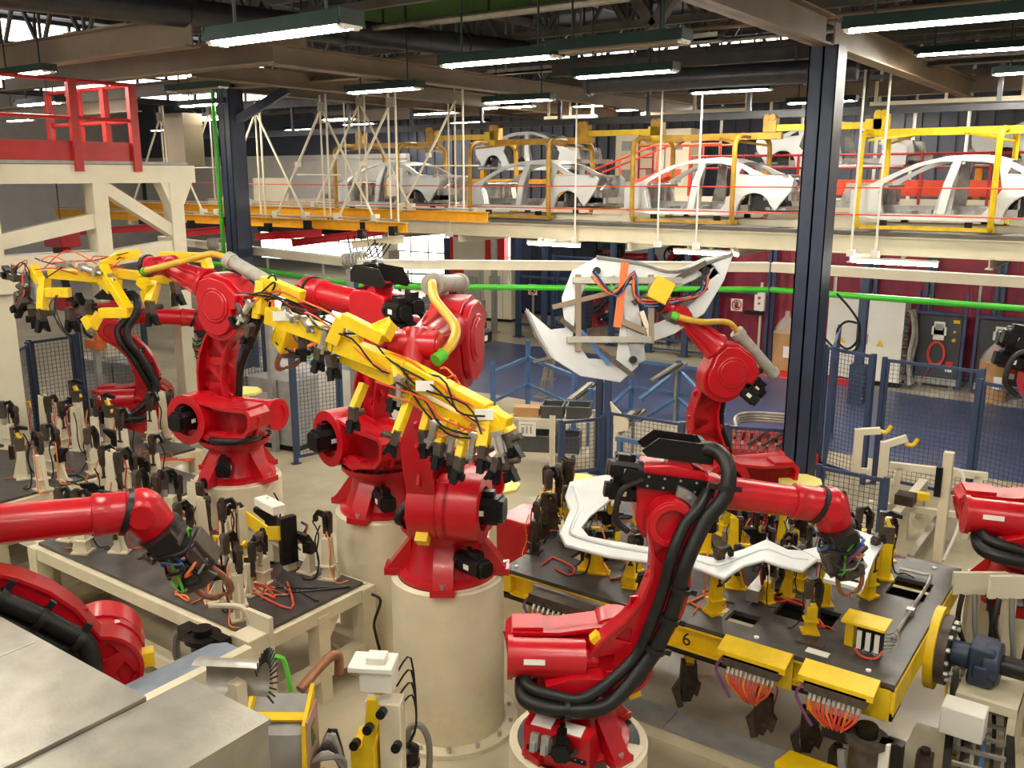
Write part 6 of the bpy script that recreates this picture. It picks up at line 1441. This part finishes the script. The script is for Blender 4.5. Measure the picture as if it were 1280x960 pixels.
for k, (u0, v0, z0, u1, v1, z1, lb) in enumerate(((668, 452, 1.1, 690, 446, 1.25, 'short silver chute end on the left blue barrier'), (815, 476, 1.0, 846, 456, 1.25, 'silver roller chute on the blue barrier below the held car side'), (760, 545, .5, 792, 515, .8, 'grey sloping chute beside the tall blue post'), (712, 500, .9, 738, 480, 1.1, 'dark conveyor chute behind the tall blue post'))):
    p, q_ = Sz(u0, v0, z0), Sz(u1, v1, z1); t = thing('gravity_chute', lb, 'chute', p)
    part('side', MB().bar((0, 0, 0), q_ - p, .1, .06), 'galv', t); part('roller_bed', MB().bar((.04, .12, .02), q_ - p + Vector((.04, .12, .02)), .12, .04), 'gunmetal', t); part('side', MB().bar((.1, .26, 0), q_ - p + Vector((.1, .26, 0)), .05, .06), 'galv', t)
    part('leg', MB().bar(q_ - p, q_ - p + Vector((.0, 0, -q_.z)), .05), 'galv', t)
for k, (u, v) in enumerate(((678, 492), (690, 470))):
    t = thing('punched_bracket', ['perforated grey steel bracket leaning at the left blue barrier', 'second perforated grey steel bracket at the left blue barrier'][k], 'bracket', Sz(u, v + 5, 0).xy.to_3d())
    part('strip', MB().prism([(-.12, 0), (.0, 0), (.25, 1.1), (.13, 1.1)], -.02, .02, ([(.0, .3), (.04, .3), (.06, .42), (.02, .42)], [(.06, .6), (.1, .6), (.12, .72), (.08, .72)])), 'galv', t); part('foot', MB().b2((-.2, -.15, 0), (.1, .15, .02)), 'galv', t)
tp = thing('angle_post', 'tall dark blue angle post at the corner of the fence in the middle', 'post', Sz(752, 592, 0))
part('flange', MB().b2((-.13, -.03, 0), (-.02, .03, 1.75)), 'navy', tp); part('flange', MB().b2((.03, -.03, 0), (.14, .03, 1.7)), 'blue', tp); part('foot', MB().b2((-.2, -.12, 0), (.2, .12, .02)), 'navy', tp); part('bracket', MB().prism([(.14, 1.3), (.5, 1.0), (.5, .85), (.3, .8), (.3, 0), (.22, 0), (.22, .9)], -.02, .02), 'creamclean', tp)
# white rack with bins and carton
def S_rack():
    p = Sz(640, 585, 0); q_ = Sz(738, 590, 0); a = math.atan2(q_.y - p.y, q_.x - p.x); L = (q_ - p).length
    t = thing('bin_rack', 'white steel rack holding black bins behind the gripper', 'rack', p, a)
    for x in (0, L * .5, L * .53, L):
        for y in (0, .5): part('leg', MB().b2((x - .03, y - .03, 0), (x + .03, y + .03, .98)), 'creamclean', t)
    for z in (.3, .92):
        part('shelf', MB().b2((0, -.02, z - .03), (L, .52, z)), 'creamclean', t)
    def bin_(x, y, z, w, d, h, lb):
        b = thing('plastic_bin', lb, 'bin', t.matrix_basis @ Vector((x, y, z)) if False else p + Matrix.Rotation(a, 3, 'Z') @ Vector((x, y, z)), a, 'black plastic bins')
        part('shell', MB().plate(0, w, 0, d, 0, .01).b2((0, 0, .01), (w, .02, h)).b2((0, d - .02, .01), (w, d, h)).b2((0, .02, .01), (.02, d - .02, h)).b2((w - .02, .02, .01), (w, d - .02, h)), 'binplastic', b)
        part('rim', MB().b2((-.01, -.015, h - .04), (w + .01, 0, h)), 'binplastic', b); part('rim', MB().b2((-.01, d, h - .04), (w + .01, d + .015, h)), 'binplastic', b)
    bin_(L * .36, .02, .921, L * .28, .44, .22, 'black bin on top of the white rack next to the carton'); bin_(L * .68, .02, .921, L * .3, .44, .22, 'black bin at the right end on top of the white rack')
    bin_(L * .05, .02, .301, L * .42, .46, .3, 'black bin on the lower left of the white rack'); bin_(L * .55, .02, .301, L * .3, .46, .3, 'black bin with white mark on the lower right of the white rack')
    c = thing('carton', 'brown open carton on the left end of the white rack', 'box', p + Matrix.Rotation(a, 3, 'Z') @ Vector((.02, .05, .921)), a)
    part('body', MB().b2((0, 0, 0), (L * .32, .36, .14)), 'carton', c); part('flap', MB().b2((0, -.01, .13), (L * .32, .0, .17)), 'carton', c)
    s_ = thing('paper_notice', 'white paper notice with printing on the front of the white rack', 'notice', p + Matrix.Rotation(a, 3, 'Z') @ Vector((.12, -.03, .6)), a)
    part('sheet', MB().b2((0, -.004, 0), (.3, 0, .26)), 'white', s_); part('print', MB().b2((.05, -.006, .05), (.1, -.004, .16)).b2((.13, -.006, .05), (.16, -.004, .18)).b2((.2, -.006, .05), (.23, -.004, .18)).b2((.04, -.006, .2), (.26, -.004, .215)), 'grey', s_)
S_rack()
fence('blue mesh fence behind the left end of the fixture', Sz(700, 600, 0), Sz(752, 594, 0), 1.0)
fence('low blue mesh fence right of the tall angle post', Sz(760, 594, 0), Sz(850, 612, 0), 1.1)
fence('blue mesh fence just left of the blue column foot', Sz(905, 616, 0), Sz(985, 622, 0), 1.1)
# right hand cell fence
fence('blue mesh fence panel right of the blue column base', (-4.6, 15.6), (-3.7, 15.2), 2.15)
fence('slanted blue mesh fence panel beside the blue column', (-4.95, 17.6), (-4.35, 15.2), 2.2)
fence('blue mesh gate panel behind the cream stands', (-3.55, 15.3), (-2.1, 15.2), 2.1)
fence('blue mesh fence panel behind the right hand robot', (-2.0, 14.4), (-.2, 13.6), 2.1)
fence('blue mesh fence frame in front of the column right side', Sz(1018, 668, 0), Sz(1100, 688, 0), 1.0)
for k, (u, v, h, lb) in enumerate(((1064, 655, 1.45, 'cream stand with yellow hook before the right mesh fence'), (1096, 665, 1.35, 'cream bent stand with yellow tip before the right mesh fence'))):
    t = thing('part_stand', lb, 'stand', Sz(u, v, 0), R(20))
    part('post', MB().b2((-.06, -.05, 0), (.06, .05, h)), 'creamclean', t); part('arm', MB().bar((0, 0, h - .04), (.28, 0, h + (.0 if k == 0 else .08)), .09), 'creamclean', t); part('hook', MB().tube([(.26, 0, h), (.36, 0, h - .02), (.42, 0, h + .08)], .03, 8, 3), 'yellow', t); part('bracket', MB().b2((.06, -.03, h * .55), (.16, .03, h * .6)), 'creamclean', t); part('foot', MB().b2((-.14, -.12, 0), (.14, .12, .02)), 'creamclean', t)
cf = thing('cream_frame', 'low cream steel frame behind the cream stands', 'frame', Sz(1110, 660, 0), R(12))
for x in (0, 1.0): part('leg', MB().bar((x, 0, 0), (x + .08, 0, .95), .08), 'creamclean', cf)
part('beam', MB().b2((-.05, -.04, .9), (1.2, .04, 1.0)), 'creamclean', cf); part('beam', MB().b2((-.3, -.04, .3), (1.3, .04, .38)), 'creamclean', cf); part('sensor', MB().b2((.3, -.06, .5), (.5, .06, .6)), 'yellow', cf)
lr = thing('linear_rail', 'cream slide rail running back from the fixture end', 'rail', Sz(1115, 690, 0), R(0))
part('beam', MB().bar((0, -.6, .5), (.0, 1.7, .5), .12, .16), 'creamclean', lr); part('beam', MB().bar((.35, -.6, .2), (.35, 1.7, .2), .08, .12), 'galv', lr)
for y in (-.5, .6, 1.6): part('leg', MB().b2((-.05, y - .05, 0), (.05, y + .05, .42)), 'creamclean', lr)
part('carriage', MB().b2((-.1, .3, .58), (.14, .55, .72)), 'brown', lr)
vp = thing('valve_post', 'cream upright with fittings beside the right hand robot', 'post', Sz(1172, 700, 0)); part('shaft', MB().b2((-.06, -.06, 0), (.06, .06, 1.5)), 'cream', vp); part('fitting', MB().b2((-.12, -.1, .9), (-.04, .1, 1.3)), 'black', vp); part('hose', MB().tube([(.06, 0, 1.3), (.2, 0, 1.2), (.22, -.1, .6), (.1, -.2, .1)], .018, 6, 4), 'white', vp)
# red skid with silver hoops
rs = thing('red_skid', 'red slatted skid carrying silver hoops left of the blue column', 'skid', Sz(950, 569, 0), R(18))
part('base', MB().b2((-1.1, -.7, .1), (1.0, -.55, .25)).b2((-1.1, .55, .1), (1.0, .7, .25)), 'redpaint', rs)
for k in range(14): part('slat', MB().b2((-1.05 + k * .15, -.7, .25), (-.95 + k * .15, .7, .28)), 'redpaint', rs)
for x in (-.9, .8):
    for y in (-.62, .62): part('foot', MB().b2((x - .15, y - .08, 0), (x + .15, y + .08, .1)), 'redpaint', rs)
for y in (-.6, .6): part('post', MB().b2((-1.08, y - .04, .25), (-.98, y + .04, 1.25)), 'redpaint', rs)
part('rail', MB().b2((-1.06, -.6, 1.2), (-1.0, .6, 1.27)), 'redpaint', rs)
for k in range(3): part('arm', MB().bar((-.2 + .25 * k, -.5, .34), (.1 + .3 * k, .5, .34), .05), 'gunmetal', rs)
hp = thing('silver_hoops', 'bundle of silver bent tubes lying on the red skid', 'tubes', rs.location + Vector((.15, .1, .42)), R(18))
for k in range(4): part('hoop', MB().tube([(-.6, -.35, .05 * k), (-.65, 0, .1 + .05 * k), (-.4, .35, .12 + .05 * k), (.4, .38, .12 + .05 * k), (.9, .3, .1 + .05 * k)], .03, 8, 4), 'steel', hp)
# left middle: dark blue fence corner, pipes, pale discs
fence('dark blue mesh fence panel left of the farthest left robot', Sd(45, 505, 16.0).xy, Sd(100, 498, 16.6).xy, 2.2, m='navy')
fence('dark blue mesh fence panel at the white post on the left', Sd(26, 510, 15.0).xy, Sd(43, 506, 15.8).xy, 2.2, m='navy')
fence('blue mesh fence panel behind the farthest left robot', Sd(105, 500, 17.5).xy, Sd(188, 490, 18).xy, 2.4)
fence('blue mesh fence panel between reaching robot and second robot', Sd(300, 480, 17.0).xy, Sd(335, 480, 17.6).xy, 2.6, m='navy')
fence('blue mesh fence panel behind the second robot lattice arm', Sd(365, 480, 16.0).xy, Sd(425, 480, 16.6).xy, 2.4)
for k, (u, v, t_, lb) in enumerate(((302, 488, 14.0, 'pale yellow disc stand behind the reaching robot'), (621, 606, 11.4, 'pale yellow disc stand right of the big gripper'), (720, 600, 11.8, 'pale yellow disc stand behind the white body side'), (278, 492, 13.6, 'second pale yellow disc stand beside the reaching robot arm'), (1000, 600, 12.3, 'pale yellow disc stand beyond the front robot forearm'))):
    p = Sd(u, v, t_); t = thing('yellow_disc_stand', lb, 'stand', (p.x, p.y, 0), 0, 'yellow disc stands')
    part('disc', MB().cyl((0, 0, p.z - .04), (0, 0, p.z), .30, n=8), 'paleyellow', t)
    part('column', MB().cyl((0, 0, .02), (0, 0, p.z - .04), .10, n=12), 'creamclean', t); part('foot', MB().cyl((0, 0, 0), (0, 0, .02), .2, n=16), 'creamclean', t)
for k, (u, v, t_, c, lb) in enumerate(((335, 395, 16.5, 'cable_orange', 'orange tool parts on the far bench behind the reaching robot'), (120, 435, 17.2, 'cable_orange', 'small orange fixture beyond the farthest left robot'))):
    p = Sd(u, v, t_); t = thing('small_fixture', lb, 'fixture', (p.x, p.y, 0)); part('post', MB().b2((-.05, -.05, 0), (.05, .05, p.z)), 'grey', t); part('head', MB().b2((-.2, -.1, p.z), (.2, .1, p.z + .15)).b2((.05, -.05, p.z + .15), (.15, .05, p.z + .3)), c, t)
# right end: cable ladder by the bearing stand, controls before the right hand robot
cl_ = thing('cable_ladder', 'black edged cable chain ladder at the lower right corner', 'ladder', Sz(1225, 905, .5), R(8))
for x in (-.22, .22): part('side', MB().b2((x - .03, -1.0, -.1), (x + .03, 1.0, .06)), 'black', cl_)
for k in range(9): part('rung', MB().b2((-.2, -.95 + k * .23, .0), (.2, -.92 + k * .23, .03)), 'steel', cl_)
for k in range(4): part('cable', MB().tube([(-.14 + k * .07, -1.0, -.03), (-.1 + k * .07, 0, -.02), (-.14 + k * .07, 1.0, -.03)], .018, 6, 3), ['rubber', 'sleeve', 'cable_blue', 'rubber'][k], cl_)
part('edge_plate', MB().b2((-.29, .1, -.1), (-.27, 1.0, .14)), 'yellow', cl_); part('stand', MB().b2((-.2, -.9, -.5), (-.1, -.8, -.1)).b2((-.2, .8, -.5), (-.1, .9, -.1)), 'cream', cl_)
for k, (u, v, t_, lb) in enumerate(((1222, 735, 8.6, 'cream connector plate before the right hand robot base'), (1268, 740, 8.4, 'cream valve plate with hoses at the right picture edge'))):
    p = Sd(u, v, t_); t = thing('connector_stand', lb, 'stand', (p.x, p.y, 0), YAW)
    part('plate', MB().b2((-.24, -.02, p.z - .06), (.26, .02, p.z + .16)), 'creamclean', t); part('post', MB().b2((-.05, .02, 0), (.05, .1, p.z)), 'cream', t)
    for j in range(3): part('hose', MB().tube([(-.15 + j * .12, -.03, p.z - .05), (-.2 + j * .16, -.1, p.z - .3), (-.1 + j * .1, -.12, p.z - .6), (.1, 0, .05)], .025, 7, 4), ['rubber', 'hose_grey', 'rubber'][j], t)
lid = thing('tool_lid', 'dark plate shaped like a wedge lying on the front robot pedestal', 'plate', (-2.82, 4.9, .985), R(60))
part('plate', MB().prism([(-.04, -.16), (.06, -.16), (.1, 0), (.06, .1), (.05, .22), (-.01, .22), (-.03, .05), (-.07, -.06)], 0, .015, plane='xy'), 'gunmetal', lid); part('hole', MB().cyl((.0, -.1, .015), (.0, -.1, .018), .018, n=10), 'black', lid)
dh = thing('dresser_head', 'grey tip dresser on a white post at the lower right before the channel', 'tip dresser', Sz(1080, 955, .6))
part('stand', MB().b2((.1, -.05, -.6), (.18, .05, .25)), 'white', dh); part('body', MB().cyl((0, 0, -.15), (0, 0, .2), .12, n=18).cyl((0, 0, .2), (0, 0, .25), .16, n=18), 'gunmetal', dh); part('jaw', MB().cyl((0, 0, .25), (0, 0, .33), .08).box((-.22, 0, .22), (.2, .12, .14)).box((.2, .04, .1), (.12, .1, .3)), 'black', dh)
part('hose', MB().tube([(-.15, -.1, .12), (-.1, -.15, -.1), (.0, -.15, -.35), (.05, -.1, -.58)], .035, 8, 4), 'hose_grey', dh)
for k, (u, v, lb) in enumerate(((1046, 950, 'grey limit switch head at the bottom edge'), (1155, 955, 'small grey limit switch beside the bearing stand'))):
    t = thing('limit_switch', lb, 'switch', Sz(u, v, .35)); part('body', MB().b2((-.06, -.05, -.1), (.06, .05, .1)), 'gunmetal', t); part('head', MB().cyl((0, 0, .1), (0, 0, .14), .04), 'brown', t); part('post', MB().b2((-.02, -.02, -.35), (.02, .02, -.1)), 'cream', t)
solo('yellow_cover', MB().prism([(-.3, -.1), (-.2, -.16), (.25, -.16), (.3, .0), (.2, .12), (-.25, .12)], 0, .05, plane='xy').b2((-.25, -.1, -.4), (.25, .06, 0)), 'yellow', 'yellow cover plate at the bottom picture edge', 'cover', loc=Sz(1020, 968, .4))
ey = thing('extinguisher_rack', 'cream base with red handle tool at the lower right', 'tool rack', Sz(1195, 950, .15)); part('plate', MB().b2((-.4, -.4, -.15), (.5, .4, 0)), 'cream', ey); part('handle', MB().cyl((.0, .05, .02), (.02, .3, .12), .035), 'signred', ey); part('spring', MB().ring((0, -.1, .0), (0, 0, 1), .05, .08, .14, 14), 'oldyellow', ey)
